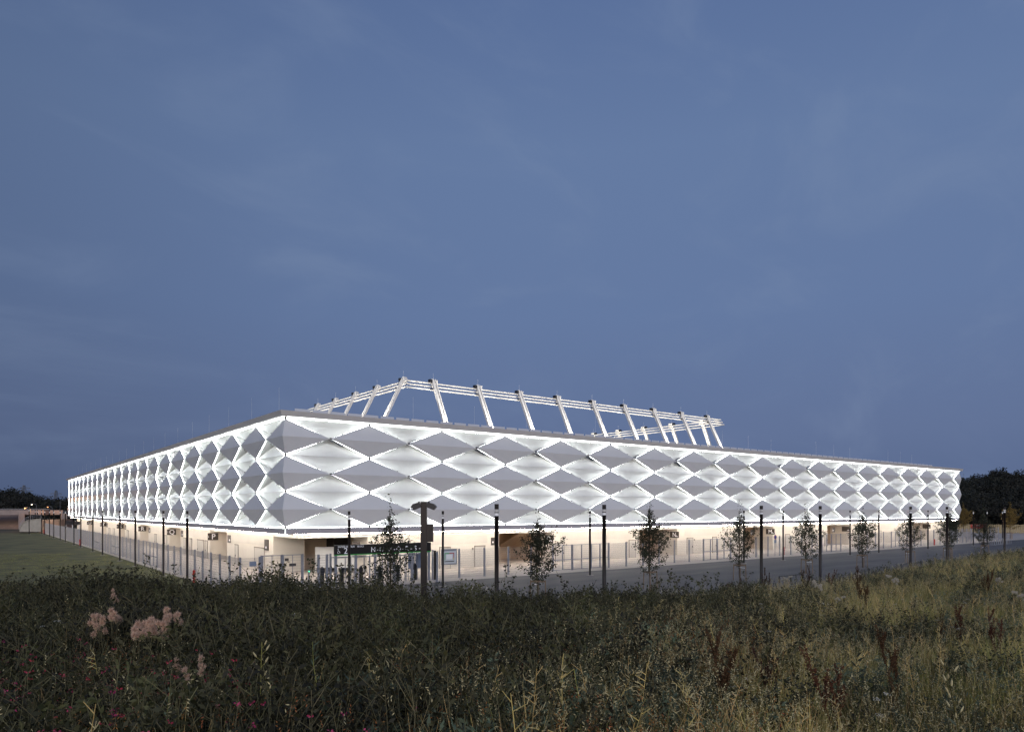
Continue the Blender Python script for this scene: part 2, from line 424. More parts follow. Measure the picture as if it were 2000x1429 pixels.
for sd_, w_ in (('R', WR), ('L', WL)):
    lm[sd_, 0] = lit_tri(sd_, w_, False); lm[sd_, 3] = lit_tri(sd_, w_, True)
    for k in (1, 2): lm[sd_, k] = lit_full(sd_, w_, k)
cand = [('R', n, k) for n in range(NR) for k in range(4)] + [('L', n, k) for n in range(NL) for k in range(4)]
cand.sort(key=size_of, reverse=True)
for sd_, n, k in cand[:99]:
    pos = n*(WR if sd_ == 'R' else WL)
    o = face_obj('lit_panel', lm[sd_, k][0], sd_, pos)
    link('light_strip', lm[sd_, k][1], o)
    if sd_ == 'R' and k in (1, 2, 3) and n < 12 and (n*7+k*3) % 4 != 1:
        # vent slots set in the return by the upper node
        s = MB(); w_ = WR
        zq = ZN[k]-1.6 if k == 3 else ZN[k]+1.6
        Q = Vector((w_/2, -D, zq)); B = Vector((w_, 0, ZN[k])); PP = Vector((w_/2, P, zq)); nrm = (B-Q).cross(PP-Q).normalized()
        if nrm.x > 0: nrm = -nrm
        rr = random.Random(n*10+k)
        big = 1 if (k == 2 and n < 7) or k == 3 else .4
        t0 = .06; 
        for _ in range(1):
            dl = (.2+.12*rr.random())*(1 if big == 1 else .8)
            a = Q.lerp(B, t0); b = Q.lerp(B, t0+dl); inn = (PP-Q).normalized()
            c0, c1 = .1, .1+.55*big
            s.face([a+inn*c0+nrm*.03, b+inn*c0+nrm*.03, b+inn*c1*.9+nrm*.03, a+inn*c1+nrm*.03])
            t0 += dl+.05
        s.obj('vent_slot', M['dark_open'], o)
rest = cand[99:]
merge('far_lit_panels', [(lm[s_, k][0], s_, n*(WR if s_ == 'R' else WL)) for s_, n, k in rest], M['white_panel'])
merge('far_light_strips', [(lm[s_, k][1], s_, n*(WR if s_ == 'R' else WL)) for s_, n, k in rest], M['led'])
# steel nodes where the diamonds meet
s = MB()
for sd_, w_, nn in (('R', WR, NR), ('L', WL, NL)):
    for n in range(nn+1):
        for k in range(4):
            if n == 0 and sd_ == 'L': continue
            c = Vector(T(sd_, n*w_, .08, ZN[k])); s.box(c.x-.07, c.y-.07, c.z-.07, c.x+.07, c.y+.07, c.z+.07)
    for n in range(nn):
        for k in range(3):
            c = Vector(T(sd_, (n+.5)*w_, D+.08, ZN[k]+1.6)); s.box(c.x-.08, c.y-.08, c.z-.08, c.x+.08, c.y+.08, c.z+.08)
            for dx, dz in ((-1, 1), (1, 1), (-1, -1), (1, -1)):
                for t in (.3, .62):
                    c = Vector(T(sd_, (n+.5)*w_+dx*w_/2*t, D*(1-t)+.09, ZN[k]+1.6+dz*1.6*t)); s.box(c.x-.035, c.y-.035, c.z-.035, c.x+.035, c.y+.035, c.z+.035)
s.obj('node_bolts', M['bolt'], stad, kind='stuff')
# fascias
s = MB(); zt0, zt1 = ZN[3]+.14, 14.84
s.face([(-.5, -.5, zt0), (LX+.5, -.5, zt0), (LX+.6, -.62, zt1), (-.62, -.62, zt1)]); s.face([(-.5, LY+.5, zt0), (-.5, -.5, zt0), (-.62, -.62, zt1), (-.62, LY+.6, zt1)])
s.face([(-.5, -.5, zt0), (-.5, LY+.5, zt0), (.3, LY+.5, zt0), (.3, .3, zt0)]); s.face([(-.5, -.5, zt0), (.3, .3, zt0), (LX+.5, .3, zt0), (LX+.5, -.5, zt0)])
s.face([(LX+.5, -.5, zt0), (LX+.5, 8, zt0), (LX+.6, 8, zt1), (LX+.6, -.62, zt1)]); s.face([(LX+.5, -.5, zt0), (LX, 0, zt0), (LX, 8, zt0), (LX+.5, 8, zt0)])
s.face([(-.62, -.62, zt1), (LX+.6, -.62, zt1), (LX+.6, .1, zt1), (.1, .1, zt1)]); s.face([(-.62, -.62, zt1), (.1, .1, zt1), (.1, LY+.6, zt1), (-.62, LY+.6, zt1)])
s.obj('roof_fascia', M['fascia'], stad)
s = MB(); s.bar((.1, -.22, ZN[3]+.11), (LX, -.22, ZN[3]+.11), .05, .05); s.bar((-.22, .1, ZN[3]+.11), (-.22, LY, ZN[3]+.11), .05, .05)
s.obj('eaves_light_strip', M['led_line'], stad)
s = MB(); z0, z1 = 4.04, ZN[0]-.09
s.face([(.02, -.02, z0), (LX, -.02, z0), (LX, -.12, z1), (.02, -.12, z1)]); s.face([(-.02, LY, z0), (-.02, .02, z0), (-.12, .02, z1), (-.12, LY, z1)])
s.face([(.02, -.12, z1), (LX, -.12, z1), (LX, .3, z1), (.3, .3, z1)]); s.face([(-.12, .02, z1), (.3, .3, z1), (.3, LY, z1), (-.12, LY, z1)])
s.obj('lower_fascia', M['fascia_low'], stad)
s = MB(); s.bar((0, 0, z0), (0, 0, z1), .05); s.obj('corner_light_strip', M['led_line'], stad)
s = MB(); s.box(0, 0, 4.02, LX, 2.2, 4.06); s.box(0, 2.2, 4.02, 2.2, LY, 4.06); s.obj('soffit', M['beam'], stad)
s = MB(); s.box(1.0, .40, 3.97, LX, .54, 4.015); s.box(.40, 1.0, 3.97, .54, LY, 4.015); s.obj('soffit_light_strip', M['led_warm'], stad)
# wall beam
SW = 1.9
s = MB(); s.box(SW, SW, 3.56, LX, SW+.4, 4.018); s.box(SW, SW+.4, 3.56, SW+.4, LY, 4.018); s.obj('wall_beam', M['beam'], stad)
# ground floor walls with the openings
OPR = [(24.7, 32.4), (47.5, 55.1), (70.6, 78.2), (94.5, 101.8), (127.0, 134.6)]
OPL = [(24.7, 32.0), (47.7, 55.0), (70.6, 78.0), (93.8, 101.2), (116.9, 124.3), (140.0, 147.5)]
def walls(side, ops, end):
    def bx(S, a0, a1, o0, o1, z0, z1):
        if side == 'R': S.box(a0, o0, z0, a1, o1, z1)
        else: S.box(o0, a0, z0, o1, a1, z1)
    a = 6.9+SW
    for k, (p, q) in enumerate(ops+[(end, end)]):
        s = MB(); bx(s, a, p, SW+.03, SW+.35, -.1, 3.56); s.obj('ground_floor_wall', M['wall'], stad)
        if p-a > 6:            # flush louvre band near the top
            lv = MB(); bx(lv, a+1.6, p-1.6, SW+.005, SW+.02, 2.55, 3.42)
            for j in range(9):
                z = 2.6+j*.09; bx(lv, a+1.6, p-1.6, SW-.012, SW+.0055, z, z+.035)
            lv.obj('louvre_band', M['louvre'], stad)
        a = q
    for p, q in ops:     # recess
        v = MB()
        bx(v, p-.3, p, SW+3.4, SW+7.99, -.1, 3.56); bx(v, q, q+.3, SW+3.4, SW+7.99, -.1, 3.56)
        bx(v, p-.3, q+.3, SW+8, SW+8.3, -.1, 3.6); bx(v, p-.3, q+.3, SW+.42, SW+8.3, 3.57, 3.7)
        if side == 'R': v.face([(q-.02, SW+3, 3.55), (q-.02, SW+7.9, 1.6), (q-2.2, SW+7.9, 1.6), (q-2.2, SW+3, 3.55)])
        v.obj('recess', M['vom'], stad)
        for e0, e1 in ((p-.3, p), (q, q+.3)):
            rv_ = MB(); bx(rv_, e0, e1, SW+.36, SW+3.39, -.1, 3.56); rv_.obj('reveal', M['wall'], stad)
        g = MB(); c = (p+q)/2; bx(g, c-1.2, c+1.2, SW+4.0, SW+4.12, 3.50, 3.56); g.obj('recess_lamp', M['lamp_in'], stad)
walls('R', OPR, LX); walls('L', OPL, LY)
def wdoor(side, a0, a1, h=2.25, up=0):
    s = MB(); 
    def bx(S, p, q, o0, o1, z0, z1, mi=0):
        if side == 'R': S.box(p, o0, z0, q, o1, z1, mi)
        else: S.box(o0, p, z0, o1, q, z1, mi)
    bx(s, a0, a1, SW-.012, SW+.028, up, h)
    e = s.obj('door', M['door'], stad)
    f = MB(); bx(f, a0-.05, a0, SW-.03, SW+.028, up, h+.05); bx(f, a1, a1+.05, SW-.03, SW+.028, up, h+.05); bx(f, a0-.05, a1+.05, SW-.09, SW+.028, h+.001, h+.07)
    f.obj('door_frame', M['trim'], e)
    h_ = MB(); bx(h_, a1-.16, a1-.06, SW-.07, SW-.014, .95, 1.15); h_.obj('handle', M['bolt'], e)
for x0, x1 in ((859, 879), (927.6, 946.7), (1085, 1101.5), (1229, 1241), (1342, 1353), (1392, 1399), (1534, 1542), (1611, 1616), (1690, 1697), (1716, 1721), (1752, 1757)):
    wdoor('R', u_on(SW, x0), u_on(SW, x1))
for x0, x1 in ((497.5, 516), (459.5, 465), (386, 398), (401, 405), (371, 374.5), (359.5, 363), (322, 326), (302, 305.5), (263, 267), (248, 251), (221, 224), (212, 215)):
    wdoor('L', v_on(SW, x1), v_on(SW, x0))
s = MB()
for px, pz in ((927-4, 1.9), (1106, 1.9), (1224, 1.9), (1356, 1.9), (1547, 1.9)):
    a = u_on(SW, px); s.box(a-.09, SW-.05, pz, a+.09, SW-.013, pz+.2)
s.obj('wall_box', M['trim'], stad)
# corner entrance: reveals, back wall, near-black block for the unlit passage, light screens
CA = 6.9+SW
s = MB(); s.box(SW+.36, CA, -.1, SW+3.2, CA+.3, 3.56); s.obj('entrance_reveal', M['wall'], stad)
s = MB(); s.box(CA, SW+.36, -.1, CA+.3, SW+3.2, 3.56); s.obj('entrance_reveal', M['wall'], stad)
s = MB(); s.box(SW+3.31, CA+1.0, -.1, SW+7, CA+1.29, 3.55); s.box(CA+1.0, SW+3.2, -.1, CA+1.3, SW+7, 3.56)
s.box(SW+3.21, CA, 0, SW+3.3, CA+1.3, 3.555); s.obj('entrance_wall', M['vom'], stad)
s = MB(); s.box(SW+6, SW+6, 0, SW+14, SW+14, 3.56); s.obj('dark_passage_block', M['void'], stad)  # solid block; the passage's darkness is painted into its colour
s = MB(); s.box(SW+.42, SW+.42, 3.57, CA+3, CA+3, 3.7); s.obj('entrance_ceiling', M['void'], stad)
s = MB()
for a in range(3):
    x0 = SW+3.6+a*1.75; y0 = SW+4.9-a*1.35
    x1 = x0+1.65; y1 = y0-1.28
    for z_ in (.45, 2.45): s.bar((x0, y0, z_), (x1, y1, z_), .08)
    for t in (0, 1): s.bar((x0+(x1-x0)*t, y0+(y1-y0)*t, 0), (x0+(x1-x0)*t, y0+(y1-y0)*t, 2.45), .08)
    s.face([(x0, y0+.03, .45), (x1, y1+.03, .45), (x1, y1+.03, 2.45), (x0, y0+.03, 2.45)])
s.obj('entrance_screen', M['beam'], stad)
# inner body and ring roof
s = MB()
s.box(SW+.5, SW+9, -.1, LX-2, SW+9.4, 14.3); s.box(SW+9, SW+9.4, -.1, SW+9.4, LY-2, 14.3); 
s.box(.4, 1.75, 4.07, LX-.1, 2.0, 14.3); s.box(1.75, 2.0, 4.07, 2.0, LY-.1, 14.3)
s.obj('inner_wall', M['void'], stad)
s = MB(); zr = 14.7
xo1, yo1 = LX-.3, LY-.3
ri = (17, LX-45, 17, LY-40)
s.box(.1, .1, 14.35, xo1, ri[2], zr); s.box(.1, ri[3], 14.35, xo1, yo1, zr); s.box(.1, ri[2], 14.35, ri[0], ri[3], zr); s.box(ri[1], ri[2], 14.35, xo1, ri[3], zr)
s.obj('roof', M['roof'], stad)
s = MB(); s.box(LX-.5, 6, -.1, LX-.2, LY, 14.3); s.box(6, LY-.5, -.1, LX-.5, LY-.2, 14.3); s.obj('rear_wall', M['wall'], stad)
# light plates along the roof edge
s = MB(); s.box(0, 0, 0, 1.42, .06, .26); pm = s.mesh('edge_plate', M['plate'])
for i in range(78):
    x = 1.2+i*1.70
    link('edge_plate', pm, stad, loc=(x, .9, 15.02))
# lightning rods
s = MB(); s.tube([(0, 0, 0), (0, 0, 3.0)], .007, 4, caps=False); rodm = s.mesh('lightning_rod', M['plate'])
for i in range(20): link('lightning_rod', rodm, stad, loc=(1.2, 5+i*8.2, 14.72))
for i in range(15): link('lightning_rod', rodm, stad, loc=(14+i*8.6, 2.2+(i % 3)*1.5, 14.72))

# floodlight frame above the roof
ring = thing('floodlight_truss', 'white steel floodlight frame of leaning masts and triple rails above the stadium roof', 'floodlight frame')
RX0, RX1, RY0, RY1, ZR = 23.2, 89.6, 20.0, 74.0, 23.0
for k in range(3):
    dz = -k*.46; o_ = k*.22
    for a, b in (((RX0-o_, RY0-o_), (RX1+o_, RY0-o_)), ((RX1+o_, RY0-o_), (RX1+o_, RY1+o_)), ((RX1+o_, RY1+o_), (RX0-o_, RY1+o_)), ((RX0-o_, RY1+o_), (RX0-o_, RY0-o_))):
        s = MB(); s.bar((*a, ZR+dz), (*b, ZR+dz), .16, .20); s.bar((*a, ZR+dz+.0), (*b, ZR+dz), .3, .05); s.obj('rail', M['truss'], ring)
def mast_parts(rung=True):
    s = MB(); lean = 4.4; h = 8.6
    top = Vector((0, .1, 23.55)); bot = Vector((0, -lean, 14.72))
    s.bar(bot, top, .34, .34)
    s2 = MB(); off = Vector((.42, 0, 0)); s2.bar(bot+off, top+off, .16, .3)
    lad = MB()
    n = 12
    for i in range(n):
        p = bot.lerp(top, (i+.5)/n); lad.bar(p+Vector((.14, -.02, 0)), p+off, .07, .05)
    fl = MB(); fl.box(-.62, -.35, 23.15, -.22, .15, 23.5); fl.bar((-.42, -.3, 23.2), (-.5, -.55, 22.15), .05); fl.box(-.72, -.75, 22.05, -.32, -.4, 22.2)
    br = MB(); br.box(.55, -.25, 22.6, .65, .25, 23.5); br.bar((.2, 0, 23.3), (.62, 0, 23.45), .08)
    hd = MB(); hd.box(.12, .30, 22.35, .30, .36, 23.4)
    rod = MB(); rod.tube([(0.1, 0, 23.4), (0.1, 0, 24.4)], .010, 4)
    return [('mast', s.mesh('mast', M['truss'])), ('side_rail', s2.mesh('side_rail', M['truss'])), ('ladder', lad.mesh('ladder', M['bolt'])), ('spotlight', fl.mesh('spotlight', M['black'])), ('bracket', br.mesh('bracket', M['truss'])), ('rod', rod.mesh('rod', M['plate']))]
MP = mast_parts()
mast_spots = []
for px in (845, 932, 1013, 1087, 1155.7, 1217, 1274.6, 1329, 1380): mast_spots.append((u_on(RY0, px), RY0, 0))
for px in (787, 736, 694, 655, 620.5): mast_spots.append((RX0, v_on(RX0, px), -math.pi/2))
for px in (1372, 1312, 1257.6, 1208, 1160): mast_spots.append((RX1, v_on(RX1, px), math.pi/2))
ml = bpy.data.lights.new('mast_fill_light', 'SPOT'); ml.energy = 6500; ml.color = (1, .93, .82); ml.spot_size = R(58); ml.spot_blend = .8; ml.shadow_soft_size = .15  # added unseen spots brightening masts and rails in place of the inside floodlights
for i, (x, y, rz) in enumerate(mast_spots):
    m0 = link('mast', MP[0][1], ring, loc=(x, y, 0), rz=rz)
    for nm, me in MP[1:]: link(nm, me, m0)
    lo = bpy.data.objects.new('mast_fill_spot', ml); COL.objects.link(lo); lo.parent = ring
    q = Matrix.Rotation(rz, 3, 'Z')
    p = Vector((x, y, 0)) + q @ Vector((.2, -6.2 if x < RX1 else 4.5, 15.4)); tgt = Vector((x, y, 0)) + q @ Vector((.1, -.8, 21.5))
    lo.location = p; lo.rotation_euler = (tgt-p).to_track_quat('-Z', 'Y').to_euler()

# ------------------------------------------------------------------ text
def text(parent, body, size, loc, rot, m, name='lettering', align='LEFT', spacing=1.0, wx=1.0):
    c = bpy.data.curves.new(name, 'FONT'); c.body = body; c.size = size; c.extrude = .006; c.align_x = align; c.space_character = spacing
    c.resolution_u = 3
    o = bpy.data.objects.new(name, c); COL.objects.link(o); o.parent = parent; o.location = loc; o.rotation_euler = rot; o.data.materials.append(m); o.scale = (wx, 1, 1)
    dg = bpy.context.evaluated_depsgraph_get(); me = bpy.data.meshes.new_from_object(o.evaluated_get(dg)); me.materials.clear(); me.materials.append(m)
    n_ = link(name, me, parent); n_.location = loc; n_.rotation_euler = rot; n_.scale = (wx, 1, 1)
    bpy.data.objects.remove(o); return n_
# letter boards at the openings: they stand square to the facade, facing the viewer along it
def board(side, a, letter, wd, label):
    if side == 'R':   # faces -x
        t = thing('letter_board', label, 'sign', (a, SW+.0, 2.35), 0, 'block letter boards beside the stadium openings')
        s = MB(); s.box(-.09, -.28, 0, -.01, wd-.28, .86); s.obj('panel', M['sign_brown'], t)
        rot = (math.pi/2, 0, -math.pi/2)
        if letter: text(t, letter, .86, (-.1, wd-.28-.42, .14), rot, M['letter'])
        s = MB()
        for j in range(3): s.box(-.105, -.16+j*.17, .14, -.092, -.06+j*.17, .24+(j % 2)*.1)
        s.obj('icons', M['letter'], t)
    else:             # faces -y
        t = thing('letter_board', label, 'sign', (SW+.0, a, 2.4), 0, 'block letter boards beside the stadium openings')
        s = MB(); s.box(-.28, -.09, 0, wd-.28, -.01, .88); s.obj('panel', M['sign_brown'], t)
        if letter: text(t, letter, .95, (wd/2-.28+.05, -.1, .12), (math.pi/2, 0, 0), M['letter'], align='CENTER')
        s = MB(); s.box(-.22, -.105, .34, -.14, -.092, .42); s.box(-.22, -.105, .5, -.16, -.092, .56); s.obj('icons', M['letter'], t)
board('R', OPR[0][1], 'O', 1.5, 'brown board with white letter O at the wide opening behind the second street tree')
board('R', OPR[1][1], 'N', 1.5, 'brown board with white letter N and small icons beside an opening')
board('R', OPR[2][1], 'M', 1.5, 'brown board with white letter M and small icons beside an opening')
board('R', OPR[3][1], None, 1.5, 'brown board without readable letter two openings right of letter M')
board('R', OPR[4][1], None, 1.5, 'brown board without readable letter at the last opening before the far corner')
for (a, q), ch in zip(OPL, 'PQRSTU'):
    board('L', q, ch, 1.25, 'dark brown board with white letter %s under the glowing fascia' % ch)
# small boards seen edge-on on the near side of each opening
for i, (a, q) in enumerate(OPL[:5]):
    t = thing('pictogram_board', 'narrow brown pictogram board on the wall just before the letter %s opening' % 'PQRST'[i], 'sign', (SW, a, 2.4), 0, 'pictogram boards beside the openings')
    s = MB(); s.box(-.06, -1.7, 0, -.002, -.5, .88); s.obj('panel', M['sign_brown'], t)
    s = MB(); s.box(-.072, -1.5, .2, -.062, -1.2, .4); s.obj('pictogram', M['letter'], t)
for px, ch in ((963+3, 'wide opening O'), (1469, 'opening M'), (1628, 'fourth opening')):
    a = u_on(SW, px)
    t = thing('pictogram_board', 'brown pictogram board on the wall left of the %s' % ch, 'sign', (a, SW, 2.3), 0, 'pictogram boards beside the openings')
    s = MB(); s.box(-.5, -.06, 0, .4, -.004, .86); s.obj('panel', M['sign_brown'], t)
    s = MB(); s.box(-.35, -.072, .25, -.2, -.062, .42); s.obj('pictogram', M['letter'], t)
t = thing('pictogram_board', 'brown pictogram board on the wall left of the corner entrance', 'sign', (SW, 10.0, 2.1), 0, 'pictogram boards beside the openings')
s = MB(); s.box(-.06, 0, 0, -.002, 1.2, 1.1); s.obj('panel', M['sign_brown'], t)
s = MB(); s.box(-.072, .5, .2, -.062, .8, .4); s.obj('pictogram', M['letter'], t)
t = thing('pictogram_board', 'plain brown board on the wall right of the corner entrance', 'sign', (u_on(SW, 687), SW, 2.65), 0, 'pictogram boards beside the openings')
s = MB(); s.box(0, -.06, 0, .85, -.004, .5); s.obj('panel', M['sign_brown'], t)

# ------------------------------------------------------------------ fences
FY, FX = -7.28, -6.0
def post_mesh():
    s = MB(); s.box(-.065, -.065, 0, .065, .065, 2.66); s.box(-.12, -.12, 0, .12, .12, .02); return s.mesh('fence_post', M['galv'])
PM = post_mesh()
_pc = {}
def panel_mesh(Lp, z0=.08, z1=2.58, dv=.05):
    key = round(Lp, 2)
    if key in _pc: return _pc[key]
    s = MB(); n = max(2, round(Lp/dv))
    for i in range(n+1):
        x = i*Lp/n; s.bar((x, 0, z0), (x, 0, z1), .0045, caps=False)
    for j in range(13):
        z = z0+.02+j*(z1-z0-.04)/12; s.bar((0, -.008, z), (Lp, -.008, z), .014, caps=False)
    _pc[key] = s.mesh('mesh_panel', M['wire']); return _pc[key]
def fence_run(root, x0, y0, x1, y1, sp=2.6, first=True, last=True):
    Lr = math.hypot(x1-x0, y1-y0); n = max(1, round(Lr/sp)); d = Lr/n; a = math.atan2(y1-y0, x1-x0)
    for i in range(n+1):
        if (i == 0 and not first) or (i == n and not last): continue
        link('fence_post', PM, root, loc=(x0+(x1-x0)*i/n, y0+(y1-y0)*i/n, 0), rz=a)
    for i in range(n):
        link('mesh_panel', panel_mesh(d-.14), root, loc=(x0+(x1-x0)*i/n+math.cos(a)*.07, y0+(y1-y0)*i/n+math.sin(a)*.07, 0), rz=a)
def gate(x0, y0, x1, y1, nb, label, mid=True, h=2.64, group='double gates in the mesh fence'):
    a = math.atan2(y1-y0, x1-x0); Lr = math.hypot(x1-x0, y1-y0); t = thing('fence_gate', label, 'gate', (x0, y0, 0), a, group)
    b = Lr/nb
    s = MB()
    for i in range(nb+1): s.box(i*b-.06, -.06, 0, i*b+.06, .06, h)
    s.obj('gate_post', M['galv'], t)
    for i in range(nb):
        s = MB(); p, q = i*b+.1, (i+1)*b-.1
        for x in (p, q): s.bar((x, 0, .08), (x, 0, h-.03), .06)
        s.bar(((p+q)/2, 0, .08), ((p+q)/2, 0, h-.03), .09 if mid else .05)
        for z in (.1, h-.05): s.bar((p, 0, z), (q, 0, z), .06)
        if mid: s.bar((p, 0, 1.12), (q, 0, 1.12), .09)
        lf = s.obj('gate_leaf', M['galv'], t)
        g = MB(); n = int((q-p)/.1)
        for k in range(1, n): g.bar((p+(q-p)*k/n, 0, .1), (p+(q-p)*k/n, 0, h-.05), .0055, caps=False)
        for k in range(1, 12): z = .1+k*(h-.15)/12; g.bar((p, 0, z), (q, 0, z), .012, caps=False)
        g.obj('gate_mesh', M['wire'], lf)
    return t
fl = thing('mesh_fence', 'long grey mesh fence running back beside the lawn', 'fence')
vg = [(v_on(FX, 307), v_on(FX, 280)), (v_on(FX, 233), v_on(FX, 217)), (v_on(FX, 195), v_on(FX, 184)), (v_on(FX, 159), v_on(FX, 153))]
y = FY
for a, b in vg:
    fence_run(fl, FX, y, FX, a); y = b
fence_run(fl, FX, y, FX, 166)
for i, (a, b) in enumerate(vg):
    gate(FX, a, FX, b, 2, ('dark framed gate in the lawn fence %s' % ['nearest the stadium corner, below letter board R', 'below letter boards S and T', 'third along from the stadium corner', 'farthest from the stadium corner'][i]))
ug = [(u_on(FY, 1079.5), u_on(FY, 1189), 3), (u_on(FY, 1374), u_on(FY, 1427), 2), (u_on(FY, 1586), u_on(FY, 1642), 3), (u_on(FY, 1741), u_on(FY, 1786), 3)]
fr = thing('mesh_fence', 'grey mesh fence on the asphalt before the stadium right of the entrance sign', 'fence')
x = 10.6
for a, b, n in ug: fence_run(fr, x, FY, a, FY); x = b
fence_run(fr, x, FY, 124, FY)
for i, (a, b, n) in enumerate(ug):
    gate(a, FY, b, FY, n, ['three bay gate beside the second street tree, before the door right of opening O', 'two bay gate behind the fourth street tree', 'three bay gate between the fifth and sixth street trees', 'three bay gate behind the seventh street tree'][i])
fc = thing('mesh_fence', 'short grey mesh fence before the stadium corner left of the tall gate', 'fence')
fence_run(fc, FX, FY, u_on(FY, 507), FY, 1.6, first=False)
gate(u_on(FY, 510.5), FY, u_on(FY, 591), FY, 2, 'tall two leaf mesh gate left of the turnstiles at the stadium corner', mid=False, h=2.75, group='entrance gates')
fence_run(fc, u_on(FY, 593), FY+.3, 1.2, FY+.3, 1.8)
# plates on fence and gate
def plate(px0, px1, py0, py1, label, m, yl=FY-.09):
    x0, x1 = u_on(yl, px0), u_on(yl, px1); dp = w2c((x0+x1)/2, yl)[1]
    z0, z1 = EYE-(py1-CY)/F*dp, EYE-(py0-CY)/F*dp
    t = thing('notice_plate', label, 'sign', (x0, yl, z0))
    s = MB(); s.box(0, -.012, 0, x1-x0, .012, z1-z0); s.obj('panel', m, t)
    s = MB(); w_, h_ = x1-x0, z1-z0
    for k in range(2): s.box(w_*.15, -.018, h_*(.3+.3*k), w_*.85, -.0125, h_*(.36+.3*k))
    s.obj('text_lines', M['galv'], t)
plate(487, 500.6, 1096, 1105, 'pale blue notice plate on the mesh fence left of the tall gate', M['blueplate'])
plate(556.6, 563.6, 1089.7, 1095, 'small square black notice plate high on the tall gate', M['sign_black'])
plate(565, 578, 1099.8, 1105, 'wide black notice plate in the middle of the tall gate', M['sign_black'])

# ------------------------------------------------------------------ entrance with turnstiles
SX0, SX1 = 1.41, 10.35
es = thing('entrance_sign', 'long black sign over the turnstiles with 2 and N-O-P-Q-R-S-T', 'sign', (SX0, FY, 0))
s = MB(); s.box(0, -.14, 2.58, SX1-SX0, .14, 3.34); s.obj('panel', M['sign_black'], es)
s = MB(); s.box(0, -.145, 2.50, SX1-SX0, .145, 2.575); s.obj('green_stripe', M['green'], es)
RT = (math.pi/2, 0, 0)
def ex(px): return u_on(FY-.15, px)-SX0
text(es, 'ENTRÉE SECTEUR', .2, (ex(660), -.15, 3.13), RT, M['letter'], wx=.93)
text(es, 'BLOCS', .2, (ex(698), -.15, 3.13), RT, M['letter'], wx=.93)
text(es, '2', .70, (ex(671.3), -.15, 2.63), RT, M['letter'])
for k, ch in enumerate('N-O-P-Q-R-S-T'):
    text(es, ch, .56, (ex(729+k*8.25), -.15, 2.70), RT, M['letter'], align='CENTER')
s = MB()   # wheelchair symbol
s.tube([(.27+.085*math.cos(t), -.155, 2.76+.085*math.sin(t)) for t in [R(a) for a in range(120, 400, 28)]], .013, 5)
s.tube([(.25, -.155, 2.98), (.26, -.155, 2.86), (.35, -.155, 2.85), (.41, -.155, 2.72), (.45, -.155, 2.73)], .016, 5)
s.tube([(.22, -.155, 3.01), (.27, -.155, 3.01)], .03, 6)
s.obj('wheelchair_symbol', M['letter'], es)
for xx in (0.1, 1.85, 3.6, 5.35, 7.1, 8.8):
    s = MB(); s.box(xx-.09, -.08, 0, xx+.09, .08, 2.5); s.obj('support_post', M['galv'], es)
def turnstile():
    t = thing('turnstile', 'grey entry turnstile frame with dark card reader pillar under the black sign', 'turnstile', (0, 0, 0), 0, 'turnstiles under the entrance sign')
    s = MB()
    for x in (.12, 1.35): s.bar((x, -.5, 0), (x, -.5, 2.3), .06); s.bar((x, .6, 0), (x, .6, 2.3), .06); s.bar((x, -.5, 2.27), (x, .6, 2.27), .06)
    for y_ in (-.5, .6): s.bar((.12, y_, 2.27), (1.35, y_, 2.27), .06)
    s.obj('frame', M['galv'], t)
    s = MB(); pr = [(0, 0), (.3, 0), (.3, 1.25), (.15, 1.5), (0, 1.3)]
    for y_ in (0, .22): s.face([(.62+a, y_-.1, b) for a, b in (pr if y_ == 0 else pr[::-1])])
    for i in range(5):
        a, b = pr[i], pr[(i+1) % 5]; s.face([(.62+a[0], -.1, a[1]), (.62+a[0], .12, a[1]), (.62+b[0], .12, b[1]), (.62+b[0], -.1, b[1])])
    s.obj('reader_pillar', M['black'], t)
    s = MB()
    for z in (.35, .7, 1.0): s.bar((.12, -.95, z), (.12, .6, z), .04)
    for y_ in (-.95, -.5, 0, .6): s.bar((.12, y_, 0), (.12, y_, 1.0), .04)
    s.tube([(.62, -.05, .9), (.2, -.35, .95)], .03); s.tube([(.62, 0, .9), (.25, .1, .6)], .025)
    s.obj('barrier_rail', M['galv'], t)
    return t
tp = turnstile()
for i in range(5):
    o = tp if i == 0 else copy_tree(tp)
    o.location = (SX0+.25+i*1.72, FY+.9, 0)
# light status post
gx = u_on(FY+1.2, 603)
t = thing('signal_post', 'slim grey post with a small green signal light left of the turnstiles', 'signal post', (gx, FY+1.2, 0))
s = MB(); s.box(-.05, -.05, 0, .05, .05, 1.35); s.obj('post', M['galv'], t)
s = MB(); s.tube([(0, -.08, 1.25), (0, -.055, 1.25)], .045, 8); s.obj('signal_light', mat('green_light', (.1, .8, .4), .4, emit=(.1, 1, .5), es=4), t)
for i, px in enumerate((622, 638.5)):
    t = thing('entry_post', ['grey entry post just left of the black sign', 'second grey entry post, nearer to the black sign'][i], 'post', (u_on(FY-.6, px), FY-.6, 0))
    s = MB(); s.box(-.09, -.06, 0, .09, .06, 2.68); s.obj('shaft', M['galv'], t); s = MB(); s.box(-.14, -.12, 0, .14, .12, .03); s.obj('base_plate', M['galv'], t)
t = thing('reader_post', 'dark rounded card reader column between the grey entry posts', 'card reader', (u_on(FY+.6, 629), FY+.6, 0))
s = MB(); s.box(-.13, -.11, 0, .13, .11, 1.5); s.tube([(0, 0, 1.5), (0, 0, 1.62)], [.12, .05], 8); s.obj('column', M['black'], t)
for i, px in enumerate((560, 590)):
    pass
